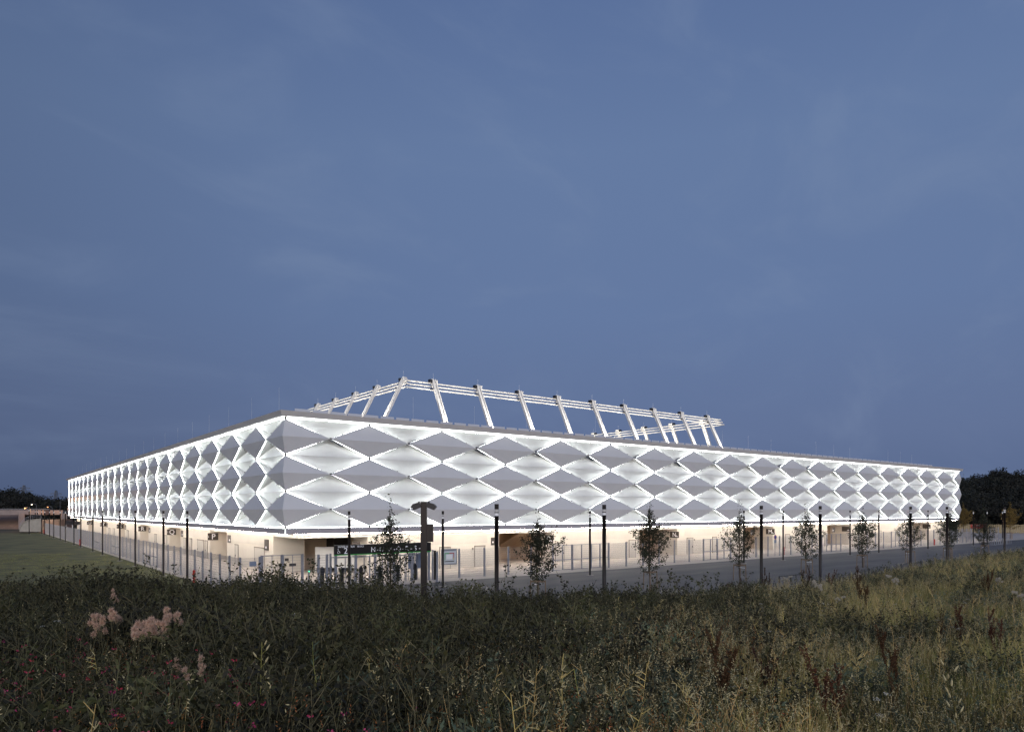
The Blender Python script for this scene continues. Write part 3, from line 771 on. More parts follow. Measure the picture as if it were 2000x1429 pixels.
# pale leaflet boards behind the sign's right end
t = thing('notice_board', 'pale blue grey boards standing behind the right end of the turnstiles', 'board', (SX1-1.3, FY+1.6, 0))
s = MB(); s.box(0, -.03, .95, .55, .03, 2.35); s.box(.75, -.03, .95, 1.3, .03, 2.35); s.obj('panel', M['blueplate'], t); s = MB(); s.box(.62, -.04, 0, .68, .04, 2.4); s.obj('post', M['galv'], t)
# map board
yl = FY-.15; x0, x1 = u_on(yl, 862), u_on(yl, 892)
t = thing('map_board', 'framed stadium map with green and red outline on the mesh fence', 'map board', (x0, yl, 1.28))
W_ = x1-x0; s = MB(); s.box(0, -.03, 0, W_, .03, 1.4); s.obj('frame', M['galv'], t)
s = MB(); s.box(.09, -.04, .1, W_-.09, -.032, 1.22); s.obj('map_sheet', M['mapwhite'], t)
gr, rd, yw = M['green'], M['redp'], mat('yellow_paint', (.6, .45, .05), .5)
s = MB(); s.box(.32, -.05, .42, .38, -.042, 1.05, 0); s.box(.381, -.05, .98, .8, -.042, 1.05, 0); s.box(.801, -.05, .98, W_-.38, -.042, 1.05, 1); s.box(W_-.379, -.05, .62, W_-.31, -.042, 1.05, 1)
s.box(W_-.379, -.05, .42, W_-.31, -.042, .618, 2); s.box(.3, -.05, .26, W_-.3, -.042, .33, 3); s.box(.5, -.05, .5, W_-.5, -.042, .9, 4)
s.obj('stadium_outline', [gr, rd, yw, M['sign_black'], M['white']], t)
for i, px in enumerate((849.5, 853.8)):
    t = thing('gate_stop_post', ['dark slim post right of the floodlight pole', 'pale slim post right of the floodlight pole'][i], 'post', (u_on(FY-(.2+i*1.6), px), FY-(.2+i*1.6), 0))
    s = MB(); s.box(-.07, -.07, 0, .07, .07, 2.6); s.obj('shaft', M['post' if i == 0 else 'galv'], t); s = MB(); s.box(-.13, -.13, 0, .13, .13, .03); s.obj('base_plate', M['galv'], t)
# no stopping sign
xs = u_on(FY-.3, 1513.5)
t = thing('road_sign', 'round red and blue no stopping sign with white plate on a post by the fence', 'road sign', (xs, FY-.3, 0))
s = MB(); s.tube([(0, 0, 0), (0, 0, 3.1)], .04, 6); s.obj('post', M['galv'], t)
s = MB(); s.tube([(0, -.07, 2.55), (0, -.05, 2.55)], .3, 16); s.obj('disc', M['reds'], t)
s = MB(); s.tube([(0, -.085, 2.55), (0, -.072, 2.55)], .22, 16); s.obj('blue_centre', mat('blue_sign', (.03, .06, .3), .5), t)
s = MB(); s.box(-.25, -.07, 1.75, .25, -.05, 2.2); s.obj('plate', M['blueplate'], t)
# hydrants
def hydrant(x, y, label):
    t = thing('fire_hydrant', label, 'hydrant', (x, y, 0), 0, 'red fire hydrants along the fences')
    s = MB(); s.tube([(0, 0, 0), (0, 0, .12), (0, 0, .13), (0, 0, .85), (0, 0, .9), (0, 0, 1.0), (0, 0, 1.05)], [.13, .13, .09, .09, .12, .11, .04], 10); s.obj('body', M['redp'], t, smooth=True)
    s = MB(); s.tube([(-.17, 0, .72), (.17, 0, .72)], .045, 8); s.tube([(0, -.17, .6), (0, 0, .6)], .05, 8); s.obj('outlet', M['redp'], t)
hydrant(FX-.7, v_on(FX-.7, 379), 'red hydrant on the lawn edge near the leafy bushes')
hydrant(FX-.7, v_on(FX-.7, 156), 'red hydrant at the middle of the lawn fence')
hydrant(FX-.7, v_on(FX-.7, 86), 'red hydrant at the far end of the lawn fence')
hydrant(u_on(FY+1, 1531), FY+1, 'red hydrant behind the slim lamp post right of opening M')
hydrant(u_on(FY-.5, 1825), FY-.5, 'red hydrant at the last opening before the far corner')

# ------------------------------------------------------------------ lamp posts
def lamp_meshes(h, r):
    s = MB(); s.tube([(0, 0, 0), (0, 0, h-.62)], r, 10)
    p = s.mesh('lamp_pole', M['post'], True)
    s = MB(); s.tube([(0, 0, h-.62), (0, 0, h-.27)], r*.9, 10); s.tube([(0, 0, h-.47), (0, 0, h-.42)], r*1.0, 10, 1)
    d = s.mesh('diffuser', [M['diffuser'], M['post']], True)
    s = MB(); s.tube([(0, 0, h-.27), (0, 0, h)], r*1.02, 10); c = s.mesh('cap', M['post'])
    s = MB(); s.tube([(0, 0, 0), (0, 0, .03)], r*3.6, 16); b = s.mesh('footing', M['concrete'])
    return p, d, c, b
LBIG, LSM = lamp_meshes(6.5, .115), lamp_meshes(6.1, .095)
def lamp(kind, x, y, label, group):
    t = thing('lamp_post', label, 'lamp post', (x, y, 0), 0, group)
    ms = LBIG if kind == 'b' else LSM
    for nm, me in zip(('pole', 'diffuser', 'cap', 'footing'), ms): link(nm, me, t)
near = [(970, 'thick bronze lamp post right of the twin headed floodlight pole'), (1180, 'thick bronze lamp post between the second and third street trees'), (1487, 'thick bronze lamp post right of the fourth street tree'),
        (1602, 'thick bronze lamp post right of the fifth street tree'), (1778.6, 'thick bronze lamp post against the seventh street tree'), (1849.5, 'thick bronze lamp post against the eighth street tree'), (1962, 'thick bronze lamp post at the grass edge right of the last street tree')]
for px, lb in near: lamp('b', u_on(-31.4, px), -31.4, lb, 'thick lamp posts on the near side of the asphalt')
mid = [(682, 'slim lamp post in front of the black entrance sign'), (865, 'slim lamp post in front of the stadium map board'), (1152.3, 'slim lamp post before the three bay gate'), (1268, 'slim lamp post behind the third street tree'), (1453, 'slim lamp post just behind the fourth street tree'),
       (1529.6, 'slim lamp post beside the red hydrant'), (1660.3, 'slim lamp post just left of the sixth street tree'), (1716.5, 'slim lamp post between the sixth and seventh street trees'), (1812.5, 'slim lamp post between the seventh and eighth street trees'),
       (1901, 'slim lamp post beyond the stadium end left of the ninth street tree'), (1928, 'slim lamp post just behind the ninth street tree'), (1958, 'slim lamp post beside the thick one at the grass edge')]
for px, lb in mid: lamp('s', u_on(-12.6, px), -12.6, lb, 'slim lamp posts on the far side of the asphalt')
leftp = [365.8, 319.3, 264.3, 234.1, 200.3, 181.4, 157.9, 144.6, 127.7, 117.7, 105, 96.8, 87.3, 81.3, 73.1, 68.8]
ords = ['first', 'second', 'third', 'fourth', 'fifth', 'sixth', 'seventh', 'eighth', 'ninth', 'tenth', 'eleventh', 'twelfth', 'thirteenth', 'fourteenth', 'fifteenth', 'sixteenth']
for i, px in enumerate(leftp): 
    lamp('s', -7.5, v_on(-7.5, px), '%s lamp post along the lawn counted back from the leafy bushes' % ords[i], 'lamp posts along the lawn beside the fence')
_x, _y = c2w((57-CX)/F*178, 178)
lamp('b', _x, _y, 'thick lamp post at the far end of the lawn before the curved concrete ramp', 'lamp posts along the lawn beside the fence')
# floodlight pole
px_, py_ = c2w((828-CX)/F*36.5, 36.5)
t = thing('floodlight_pole', 'square bronze pole with twin floodlights and a control box', 'floodlight pole', (px_, py_, 0), -YAW)
s = MB(); s.box(-.15, -.15, -.2, .15, .15, 6.62); s.box(.151, -.02, -.1, .165, .02, 4.6); s.obj('pole', M['post'], t)
s = MB(); s.box(.16, -.16, 4.55, .48, .16, 5.45); s.obj('control_box', M['post'], t)
for sg in (-1, 1):
    s = MB()
    s.bar((sg*.15, 0, 6.45), (sg*.3, 0, 6.42), .06); s.box(min(sg*.2, sg*.3), -.1, 6.3, max(sg*.2, sg*.3), .1, 6.62)
    s.obj('bracket', M['post'], t)
    s = MB(); a = R(-24*sg)
    pts = [(.15, -.06), (.2, .12), (.52, .17), (.68, .08), (.62, -.12), (.3, -.13)]
    c = [(sg*x, z) for x, z in pts]
    def rt(x, z): return (x*math.cos(a)-z*math.sin(a), x*math.sin(a)+z*math.cos(a)+6.5+.05)
    c = [rt(*p) for p in c]
    for y_ in (-.28, .28): s.face([(x, y_, z) for x, z in c])
    for i in range(6):
        p, q = c[i], c[(i+1) % 6]; s.face([(p[0], -.28, p[1]), (p[0], .28, p[1]), (q[0], .28, q[1]), (q[0], -.28, q[1])])
    s.obj('floodlight', M['black'], t)

# ------------------------------------------------------------------ street trees
def tree_meshes(seed, h=5.6, rad=1.45, base=1.4, nleaf=1900, lean=0.0, ls=.112, lmat='leaf'):
    rr = random.Random(seed); tr = MB(); lv = MB()
    pts = []; x = y = 0
    for i in range(10):
        z = i/9*h; pts.append((x, y, z)); x += rr.uniform(-.04, .04); y += rr.uniform(-.04, .04)
    tr.tube(pts, [.055*(1-.85*i/9)+.006 for i in range(10)], 7)
    def crown_r(z):
        t = (z-base)/(h+.9-base)
        if t < 0 or t > 1: return 0
        return rad*(math.sin(math.pi*min(1, t*1.05+.14)**.85))**.8*(1 if t < .35 else max(.1, 1-(t-.35)*1.25))
    twigs = []
    for i in range(46):
        z0 = base-.3+(h-base)*(i/46)**.9; p0 = Vector((0, 0, z0)); a = i*2.4+rr.uniform(-.4, .4)
        L_ = crown_r(z0+.4)*rr.uniform(.7, 1.2)+.12
        rise = L_*rr.uniform(.6, 1.3)
        q = [p0]
        for k in range(1, 5):
            t = k/4; q.append(p0+Vector((math.cos(a)*L_*t, math.sin(a)*L_*t, rise*t**1.35))+Vector([rr.uniform(-.05, .05) for _ in range(3)]))
        tr.tube(q, [.011*(1-.75*k/4)+.002 for k in range(5)], 4, caps=False)
        twigs.append((q, L_))
        for j in range(3):
            t = rr.uniform(.3, .9); k = int(t*4); s0 = q[k]; dr = Vector((rr.uniform(-1, 1), rr.uniform(-1, 1), rr.uniform(.1, 1))).normalized()*L_*.35
            tr.tube([s0, s0+dr*.5, s0+dr], [.006, .004, .002], 3, caps=False); twigs.append(([s0, s0+dr*.33, s0+dr*.66, s0+dr, s0+dr*1.05], L_*.4))
    twigs.append(([Vector((0, 0, h-1+.3*k)) for k in range(5)], .5))
    twigs.append(([Vector((0, 0, h-.5+.35*k)) for k in range(5)], .5))
    wts = [t[1] for t in twigs]
    for i in range(nleaf):
        q, L_ = rr.choices(twigs, wts)[0]
        t = rr.random()**.6*3.99; k = int(t); p = q[k].lerp(q[k+1], t-k) + Vector((rr.gauss(0, .1), rr.gauss(0, .1), rr.gauss(0, .1)))
        n = Vector((rr.gauss(0, 1), rr.gauss(0, 1), rr.gauss(0, 1)+.4)).normalized(); a = n.orthogonal().normalized(); b = n.cross(a)
        th = rr.uniform(0, 6.28); d = a*math.cos(th)+b*math.sin(th); e = n.cross(d); s_ = ls*rr.uniform(.55, 1.15)
        lv.face([p-d*s_*.55, p+e*s_*.34-d*s_*.1, p+d*s_*.1+e*s_*.36, p+d*s_*.6, p+d*s_*.1-e*s_*.36, p-e*s_*.34-d*s_*.1])
    return tr.mesh('branches', M['bark'], True), lv.mesh('foliage', M[lmat])
TM = [tree_meshes(11, 5.9, 1.15, 1.4, 3100), tree_meshes(5, 5.3, 1.4, 1.3, 4200), tree_meshes(23, 6.2, 1.35, 1.4, 4800), tree_meshes(31, 5.7, 1.45, 1.4, 3600)]
tords = ['first street tree, left of the twin floodlight pole, before the entrance sign', 'second street tree, beside the three bay gate, in front of letter O', 'third street tree, tallest and broad, left of letter N', 'fourth street tree, before the two bay gate', 'fifth street tree, thin crown, right of letter M', 'sixth street tree, dense rounded crown',
         'seventh street tree, sparse, against a thick lamp post', 'eighth street tree at the far end of the stadium', 'ninth street tree, dark against the wooded hill']
def stake_frame(x, y, label, th=0.):
    t = thing('tree_support', label, 'tree stakes', (x, y, 0), th, 'timber stake frames round the street trees')
    ps = [(.62*math.cos(R(a)), .62*math.sin(R(a))) for a in (100, 220, 340)]
    for p in ps:
        s = MB(); s.tube([(p[0], p[1], -.1), (p[0]*.92, p[1]*.92, 1.42)], .04, 8); s.obj('stake', M['stake'], t)
    for i in range(3):
        a, b = ps[i], ps[(i+1) % 3]; s = MB(); s.bar((a[0]*.93, a[1]*.93, 1.33), (b[0]*.93, b[1]*.93, 1.33), .035, .09); s.obj('crossbar', M['stake'], t)
    s = MB(); s.bar((ps[0][0]*.8, ps[0][1]*.8, 1.1), (0, 0, 1.12), .05, .03); s.obj('tie', M['white'], t)
for i, px in enumerate((762, 1051, 1270, 1445, 1575, 1685, 1776, 1853, 1921)):
    x = u_on(-24, px); var = [0, 1, 2, 3, 3, 1, 3, 1, 2][i]
    ht = [7.2, 6.5, 7.4, 6.9, 6.9, 6.8, 6.6, 7.0, 6.9][i]
    sz = ht/([5.9, 5.3, 6.2, 5.7][var]+.9)
    t = thing('street_tree', tords[i], 'tree', (x, -24, 0), i*1.3, 'young street trees along the asphalt')
    a = link('trunk', TM[var][0], t); b = link('crown', TM[var][1], t); t.scale = (sz, sz, sz)
    stake_frame(x, -24, 'timber stake frame round the %s street tree' % ords[i], i*.9+.3)
ay = tree_meshes(41, 7.0, 1.6, 2.3, 3200, ls=.16, lmat='leafy')
for X, Y, lb, sc in (((1882-CX)/F*168, 168, 'orange autumn tree behind the far end of the stadium', 1.0), ((1973-CX)/F*150, 150, 'yellow autumn tree beside the timber fence, before the wooded hill', 1.0)):
    x, y = c2w(X, Y); t = thing('autumn_tree', lb, 'tree', (x, y, 0), X); link('trunk', ay[0], t); link('crown', ay[1], t); t.scale = (sc*1.2, sc*1.2, sc)
    stake_frame(x, y, 'stake frame round the ' + ('orange' if Y > 160 else 'yellow') + ' autumn tree')

# ------------------------------------------------------------------ far right: second entrance, bike hoops, timber fence
X0, X1 = u_on(FY, 1878), u_on(FY, 1926)
s2x = u_on(FY, 1897)
t = thing('red_entrance_sign', 'wide red sign over the far entrance gates behind the last street trees', 'sign', (s2x, FY, 0))
s = MB(); s.box(0, -.15, 2.6, X1-s2x, .15, 3.4); s.obj('panel', M['reds'], t)
s = MB()
for x in (0, (X1-s2x)*.5, X1-s2x): s.box(x-.1, -.1, 0, x+.1, .1, 2.6)
s.obj('support_posts', M['galv'], t)
s = MB(); s.box(.5, -.16, 2.9, .8, -.152, 3.25); s.box(2.2, -.16, 3.1, 3.6, -.152, 3.2); s.obj('markings', M['letter'], t)
f2 = thing('mesh_fence', 'pale mesh fence beside the far entrance at the stadium end', 'fence')
fence_run(f2, 124, FY, s2x, FY, 2.4, first=False); fence_run(f2, X1, FY, u_on(FY, 1950), FY, 2.4)
t = thing('far_turnstiles', 'row of pale turnstile posts at the far stadium entrance', 'turnstile')
s = MB()
for i in range(9):
    x = s2x-8+i*1.4; s.box(x-.05, FY+1, 0, x+.05, FY+1.1, 1.9); s.box(x+.3, FY+1.2, .9, x+.8, FY+1.5, 1.9)
s.obj('posts', M['galv'], t)
hp = None
for i in range(9):
    x = u_on(-14, 1938)+i*1.0
    if hp is None:
        hp = thing('bike_hoop', 'pale steel bike hoop in the row right of the far entrance', 'bike rack', (x, -14, 0), 0, 'bike hoops right of the far entrance')
        s = MB(); s.tube([(0, -.35, 0), (0, -.35, .95), (0, -.25, 1.05), (0, .25, 1.05), (0, .35, .95), (0, .35, 0)], .035, 6); s.obj('hoop', M['galv'], hp)
        s = MB(); s.box(-.1, -.5, 0, .1, .5, .02); s.obj('base_plate', M['galv'], hp)
    else:
        o = copy_tree(hp); o.location = (x, -14, 0)
# knee rails
for (pa, pb, yl, lb) in ((1760, 1836, -27.5, 'low dark knee rail at the asphalt edge beneath the seventh street tree'), (1522, 1566, -27.5, 'low dark knee rail at the asphalt edge beneath the fifth street tree')):
    xa, xb = u_on(yl, pa), u_on(yl, pb); t = thing('knee_rail', lb, 'rail', (xa, yl, 0), 0, 'low knee rails')
    n = max(2, round((xb-xa)/2.2))
    for i in range(n+1):
        s = MB(); xx = (xb-xa)*i/n; s.bar((xx, 0, -.1), (xx, 0, .55), .06); s.obj('post', M['black'], t)
    s = MB(); s.bar((0, 0, .55), (xb-xa, 0, .55), .06, .06); s.obj('rail', M['black'], t)
t = thing('timber_fence', 'long pale timber fence lit yellow below the wooded hill', 'fence')
xa, ya = c2w((1870-CX)/F*190, 190); xb, yb = c2w((2120-CX)/F*175, 175)
s = MB(); n = 60
for i in range(n):
    p = (xa+(xb-xa)*i/n, ya+(yb-ya)*i/n); q = (xa+(xb-xa)*(i+.9)/n, ya+(yb-ya)*(i+.9)/n)
    s.bar((p[0], p[1], 1.2+.05*(i % 3)), (q[0], q[1], 1.2+.05*(i % 3)), .08, 2.2)
s.obj('boards', M['timber'], t)
s = MB(); s.bar((xa, ya, 2.2), (xb, yb, 2.2), .3, .12); s.obj('top_rail', M['timber'], t)

# ------------------------------------------------------------------ far left: overpass, ramp, street lights, pylons
def at(px, py, Y): x, y = c2w((px-CX)/F*Y, Y); return (x, y, EYE-(py-CY)/F*Y)
br = thing('road_overpass', 'concrete road overpass with railing behind the lawn', 'bridge')
s = MB(); A = at(-900, 992, 205); B = at(96, 995.5, 232); C = at(136, 1000.5, 250)
for p, q in ((A, B), (B, C)):
    s.bar((p[0], p[1], p[2]-.8), (q[0], q[1], q[2]-.8), 8, 1.5)
s.obj('deck', M['bridge'], br)
s = MB()
for p, q in ((A, B), (B, C)):
    for k in range(3): 
        s.bar((p[0], p[1], p[2]+.1+k*.14), (q[0], q[1], q[2]+.1+k*.14), .05)
s.obj('railing', M['galv'], br)
for px in (42, -60, 125): 
    p = at(px, 1004, 226); s = MB(); s.box(p[0]-.8, p[1]-.8, -.2, p[0]+.8, p[1]+.8, p[2]+.3); s.obj('pier', M['bridge'], br)
# curved concrete ramp
rp = thing('concrete_ramp', 'pale concrete ramp wall with a rounded top behind the lawn', 'ramp')
s = MB()
Yr = 188.
prof = [(38, 1038)] + [(38+26*(1-math.cos(R(a))), 1038-23*math.sin(R(a))) for a in range(10, 91, 10)] + [(80, 1013.5), (80, 1038)]
fa = [at(px, py, Yr) for px, py in prof]; fb = [at(px, py, Yr+9) for px, py in prof]
fb = [(b[0], b[1], a[2]) for a, b in zip(fa, fb)]
s.face(fa); s.face(fb[::-1])
for i in range(len(fa)): j = (i+1) % len(fa); s.face([fa[i], fb[i], fb[j], fa[j]])
s.obj('wall', M['concrete'], rp)
s = MB()
for i in range(1, 10): s.bar((fa[i][0], fa[i][1], fa[i][2]+.1), (fa[i+1][0], fa[i+1][1], fa[i+1][2]+.1), .4, .18)
s.obj('coping', M['concrete'], rp)
s = MB()
for i in range(1, 11): s.bar((fa[i][0], fa[i][1], fa[i][2]), (fa[i][0], fa[i][1], fa[i][2]+1.1), .05)
for i in range(1, 10): s.bar((fa[i][0], fa[i][1], fa[i][2]+1.1), (fa[i+1][0], fa[i+1][1], fa[i+1][2]+1.1), .05); s.bar((fa[i][0], fa[i][1], fa[i][2]+.7), (fa[i+1][0], fa[i+1][1], fa[i+1][2]+.7), .04)
s.obj('handrail', M['galv'], rp)
cb = thing('clay_wall', 'reddish brown wall behind the far lawn fence beside the concrete ramp', 'wall')
s = MB(); a, b = at(79.5, 1014, 189), at(140, 1013, 206)
s.bar((a[0], a[1], 1.7), (b[0], b[1], 1.7), .6, 3.7); s.obj('face', M['pinkc'], cb)
# black beam sign at the far corner of the stadium
t = thing('far_sign_beam', 'black sign beam over the farthest entrance at the end of the lawn fence', 'sign')
a, b = at(129, 1018, 176), at(155, 1018, 168); s = MB()
s.bar((a[0], a[1], 3.0), (b[0], b[1], 3.0), .3, .75); s.obj('panel', M['sign_black'], t)
s = MB()
for q in (a, b, tuple((a[i]+b[i])/2 for i in range(3))): s.bar((q[0], q[1]+.2, 0), (q[0], q[1]+.2, 2.6), .2)
s.obj('posts', M['galv'], t)
# street lights
def street_light(px, py, Y, col, es, label, arm=1.4, en=0):
    p = at(px, py, Y); t = thing('street_light', label, 'street light', (p[0]+.0, p[1], 0), -YAW, 'street lights by the overpass' if es else None)
    h = p[2]; s = MB()
    s.tube([(arm, 0, 0), (arm, 0, h-.5), (arm*.8, 0, h-.02), (arm*.35, 0, h+.1), (0, 0, h+.1)], .07, 6); s.obj('pole', M['pylon'], t)
    s = MB(); s.box(-.45, -.14, h-.02, .15, .14, h+.1); s.obj('lamp_head', M['pylon'], t)
    if es:
        s = MB(); s.tube([(-.15, 0, h-.06), (-.15, 0, h-.2), (-.15, 0, h-.28)], [.22, .2, .05], 8); s.obj('bulb', mat('street_bulb', (.9, .9, .9), .5, emit=col, es=es), t)
street_light(50, 991, 205, (1, .30, .04), 3, 'orange glowing street light in front of the overpass')
street_light(94, 989, 240, (1, .30, .04), 3, 'orange glowing street light above the overpass near the stadium')
street_light(63, 984, 235, (1, .85, .65), 5, 'white glowing street light above the overpass')
street_light(124, 976, 250, (1, 1, 1), 0, 'unlit curved street light left of the far stadium end', arm=-1.2)
for px, py, Y in ((50, 992, 203), (94, 990, 226)):
    ol = bpy.data.lights.new('street_glow', 'POINT'); ol.energy = 900; ol.color = (1, .5, .2); ol.shadow_soft_size = .2
    oo = bpy.data.objects.new('street_glow', ol); COL.objects.link(oo); oo.location = at(px, py, Y)
s = MB(); a, b = at(-300, 1000, 238), at(46, 1000, 238); c, d = at(-300, 1000, 226), at(46, 1000, 226)
s.face([(c[0], c[1], -.1), (d[0], d[1], -.1), (b[0], b[1], 4.6), (a[0], a[1], 4.6)]); o = s.obj('embankment', M['pinkc']); tag(o, 'brown earth bank under the overpass', kind='structure')
def pylon(px, top, bot, Y, label):
    p = at(px, bot, Y); q = at(px, top, Y); t = thing('power_pylon', label, 'pylon', (p[0], p[1], p[2]-14), -YAW, 'power pylons')
    h = q[2]-p[2]+14; s = MB(); w0, w1 = 3.2, .5
    for a, b in ((-1, -1), (1, -1), (1, 1), (-1, 1)): s.bar((a*w0, b*w0, 0), (a*w1, b*w1, h), .5, w2=.3)
    n = 9
    for i in range(n):
        t0, t1 = i/n, (i+1)/n; r0 = w0+(w1-w0)*t0; r1 = w0+(w1-w0)*t1
        s.bar((-r0, -r0, h*t0), (r1, -r1, h*t1), .25); s.bar((r0, -r0, h*t0), (-r1, -r1, h*t1), .25)
    s.obj('tower', M['pylon'], t)
    for z, l in ((.88, 5.5), (.78, 8)):
        s = MB(); s.bar((-l, 0, h*z), (l, 0, h*z), .35); s.bar((-l, 0, h*z), (0, 0, h*z+1.6), .2); s.bar((l, 0, h*z), (0, 0, h*z+1.6), .2); s.obj('cross_arm', M['pylon'], t)
pylon(47, 947, 968, 620, 'power pylon rising behind the darkest wooded hill crest at far left')
pylon(109.5, 957, 985, 640, 'power pylon rising behind the low end of the wooded hill near the stadium')

# ------------------------------------------------------------------ scattered vegetation (geometry nodes)
def scatter(name, pts, protos, label=None):
    """pts: (x, y, z, rx, ry, rz, scale, index)"""
    col = bpy.data.collections.new(name+'_kinds')
    for i, me in enumerate(protos):
        o = bpy.data.objects.new('%s_kind_%02d' % (name, i), me); col.objects.link(o)
    me = bpy.data.meshes.new(name); me.from_pydata([p[:3] for p in pts], [], [])
    a = me.attributes.new('rot', 'FLOAT_VECTOR', 'POINT'); a.data.foreach_set('vector', [c for p in pts for c in p[3:6]])
    a = me.attributes.new('scl', 'FLOAT', 'POINT'); a.data.foreach_set('value', [p[6] for p in pts])
    a = me.attributes.new('idx', 'INT', 'POINT'); a.data.foreach_set('value', [p[7] for p in pts])
    o = link(name, me)
    ng = bpy.data.node_groups.new(name, 'GeometryNodeTree')
    ng.interface.new_socket('Geometry', in_out='INPUT', socket_type='NodeSocketGeometry'); ng.interface.new_socket('Geometry', in_out='OUTPUT', socket_type='NodeSocketGeometry')
    n = ng.nodes; l = ng.links
    gi = n.new('NodeGroupInput'); go = n.new('NodeGroupOutput'); ip = n.new('GeometryNodeInstanceOnPoints'); ci = n.new('GeometryNodeCollectionInfo')
    ci.inputs['Collection'].default_value = col; ci.inputs['Separate Children'].default_value = True; ci.inputs['Reset Children'].default_value = True
    def att(nm, ty):
        q = n.new('GeometryNodeInputNamedAttribute'); q.data_type = ty; q.inputs['Name'].default_value = nm; return q.outputs['Attribute']
    e2r = n.new('FunctionNodeEulerToRotation'); l.new(att('rot', 'FLOAT_VECTOR'), e2r.inputs[0])
    ip.inputs['Pick Instance'].default_value = True
    l.new(gi.outputs[0], ip.inputs['Points']); l.new(ci.outputs[0], ip.inputs['Instance']); l.new(att('idx', 'INT'), ip.inputs['Instance Index'])
    l.new(e2r.outputs[0], ip.inputs['Rotation']); l.new(att('scl', 'FLOAT'), ip.inputs['Scale']); l.new(ip.outputs[0], go.inputs[0])
    md = o.modifiers.new('scatter', 'NODES'); md.node_group = ng
    tag(o, label, kind='stuff'); return o

G = {}
G['weed'] = mat('shaded_weed_leaf', (.037, .037, .013), .7, rand=.7, trans=.2)  # dark leaf colour also carries the shade over the left meadow
G['sage'] = mat('sage_leaf', (.10, .13, .08), .7, rand=.3, trans=.2)
G['stem'] = mat('weed_stem', (.12, .11, .055), .8, rand=.3)
G['straw'] = mat('straw', (.46, .34, .13), .85, rand=.6, trans=.15)
G['olive'] = mat('olive_grass', (.27, .26, .07), .85, rand=.6, trans=.2)
G['rust'] = mat('rust_seed', (.065, .024, .009), .9, rand=.5)
G['rusty'] = mat('rusty_grass', (.26, .10, .03), .9, rand=.3)
G['white'] = mat('white_flower', (.62, .60, .52), .8)
G['pink'] = mat('pink_flower', (.34, .03, .08), .7, rand=.3)
G['yellow'] = mat('yellow_flower', (.55, .38, .08), .7)
G['fluff'] = mat('thistle_fluff', (.66, .46, .35), .95, trans=.3)
G['cream'] = mat('cream_fluff', (.55, .50, .42), .95)
G['pod'] = mat('pale_pod', (.46, .40, .22), .8)
def patchy(m, lo, hi, sc):
    nt = m.node_tree; N = nt.nodes; L = nt.links; b = N['Principled BSDF']; src = b.inputs['Base Color'].links[0].from_socket
    ge = N.new('ShaderNodeNewGeometry'); nz = N.new('ShaderNodeTexNoise'); nz.inputs['Scale'].default_value = sc; nz.inputs['Detail'].default_value = 3
    L.new(ge.outputs['Position'], nz.inputs['Vector']); mr_ = N.new('ShaderNodeMapRange'); mr_.inputs['From Min'].default_value = .35; mr_.inputs['From Max'].default_value = .65
    mr_.inputs['To Min'].default_value = lo; mr_.inputs['To Max'].default_value = hi; L.new(nz.outputs['Fac'], mr_.inputs['Value'])
    vs = N.new('ShaderNodeVectorMath'); vs.operation = 'SCALE'; L.new(src, vs.inputs[0]); L.new(mr_.outputs[0], vs.inputs['Scale'])
    for l_ in list(src.links):
        if l_.to_node != vs: L.new(vs.outputs[0], l_.to_socket)
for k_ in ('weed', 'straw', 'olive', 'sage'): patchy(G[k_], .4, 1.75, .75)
GK = list(G)
GM = [G[k] for k in GK]; GI = {k: i for i, k in enumerate(GK)}

def leaf(s, p, d, n, l, w_, mi):
    d = d.normalized(); e = d.cross(n)
    if e.length < 1e-3: e = Vector((1, 0, 0))
    e = e.normalized()
    s.face([p, p+d*l*.45+e*w_*.5, p+d*l, p+d*l*.45-e*w_*.5], mi)
def rv(rr, z=0.): return Vector((rr.gauss(0, 1), rr.gauss(0, 1), rr.gauss(0, .6)+z)).normalized()
def blade(s, p, d, l, w_, bend, mi, seg=3):
    side = d.cross(Vector((0, 0, 1)));  side = side.normalized() if side.length > 1e-3 else Vector((1, 0, 0))
    b = Vector((d.x, d.y, 0)); b = b.normalized() if b.length > 1e-4 else Vector((1, 0, 0))
    prev = None; c = Vector(p); dd = Vector(d)
    for i in range(seg+1):
        wd = w_*(1-i/seg*.9); q = (c-side*wd/2, c+side*wd/2)
        if prev: s.face([prev[0], prev[1], q[1], q[0]], mi)
        prev = q; c = c+dd*(l/seg); dd = (dd+b*bend/seg-Vector((0, 0, bend*.5/seg))).normalized()
    return c
def stem_pts(rr, h, lean=.12):
    d = Vector((rr.gauss(0, lean), rr.gauss(0, lean), 1)).normalized(); c = Vector((0, 0, -.05)); q = [c.copy()]
    for i in range(5): c = c+d*(h/5); q.append(c.copy()); d = (d+Vector((rr.gauss(0, .08), rr.gauss(0, .08), 0))).normalized()
    return q
def on(q, t): t = min(max(t, 0), .999)*(len(q)-1); k = int(t); return q[k].lerp(q[k+1], t-k)

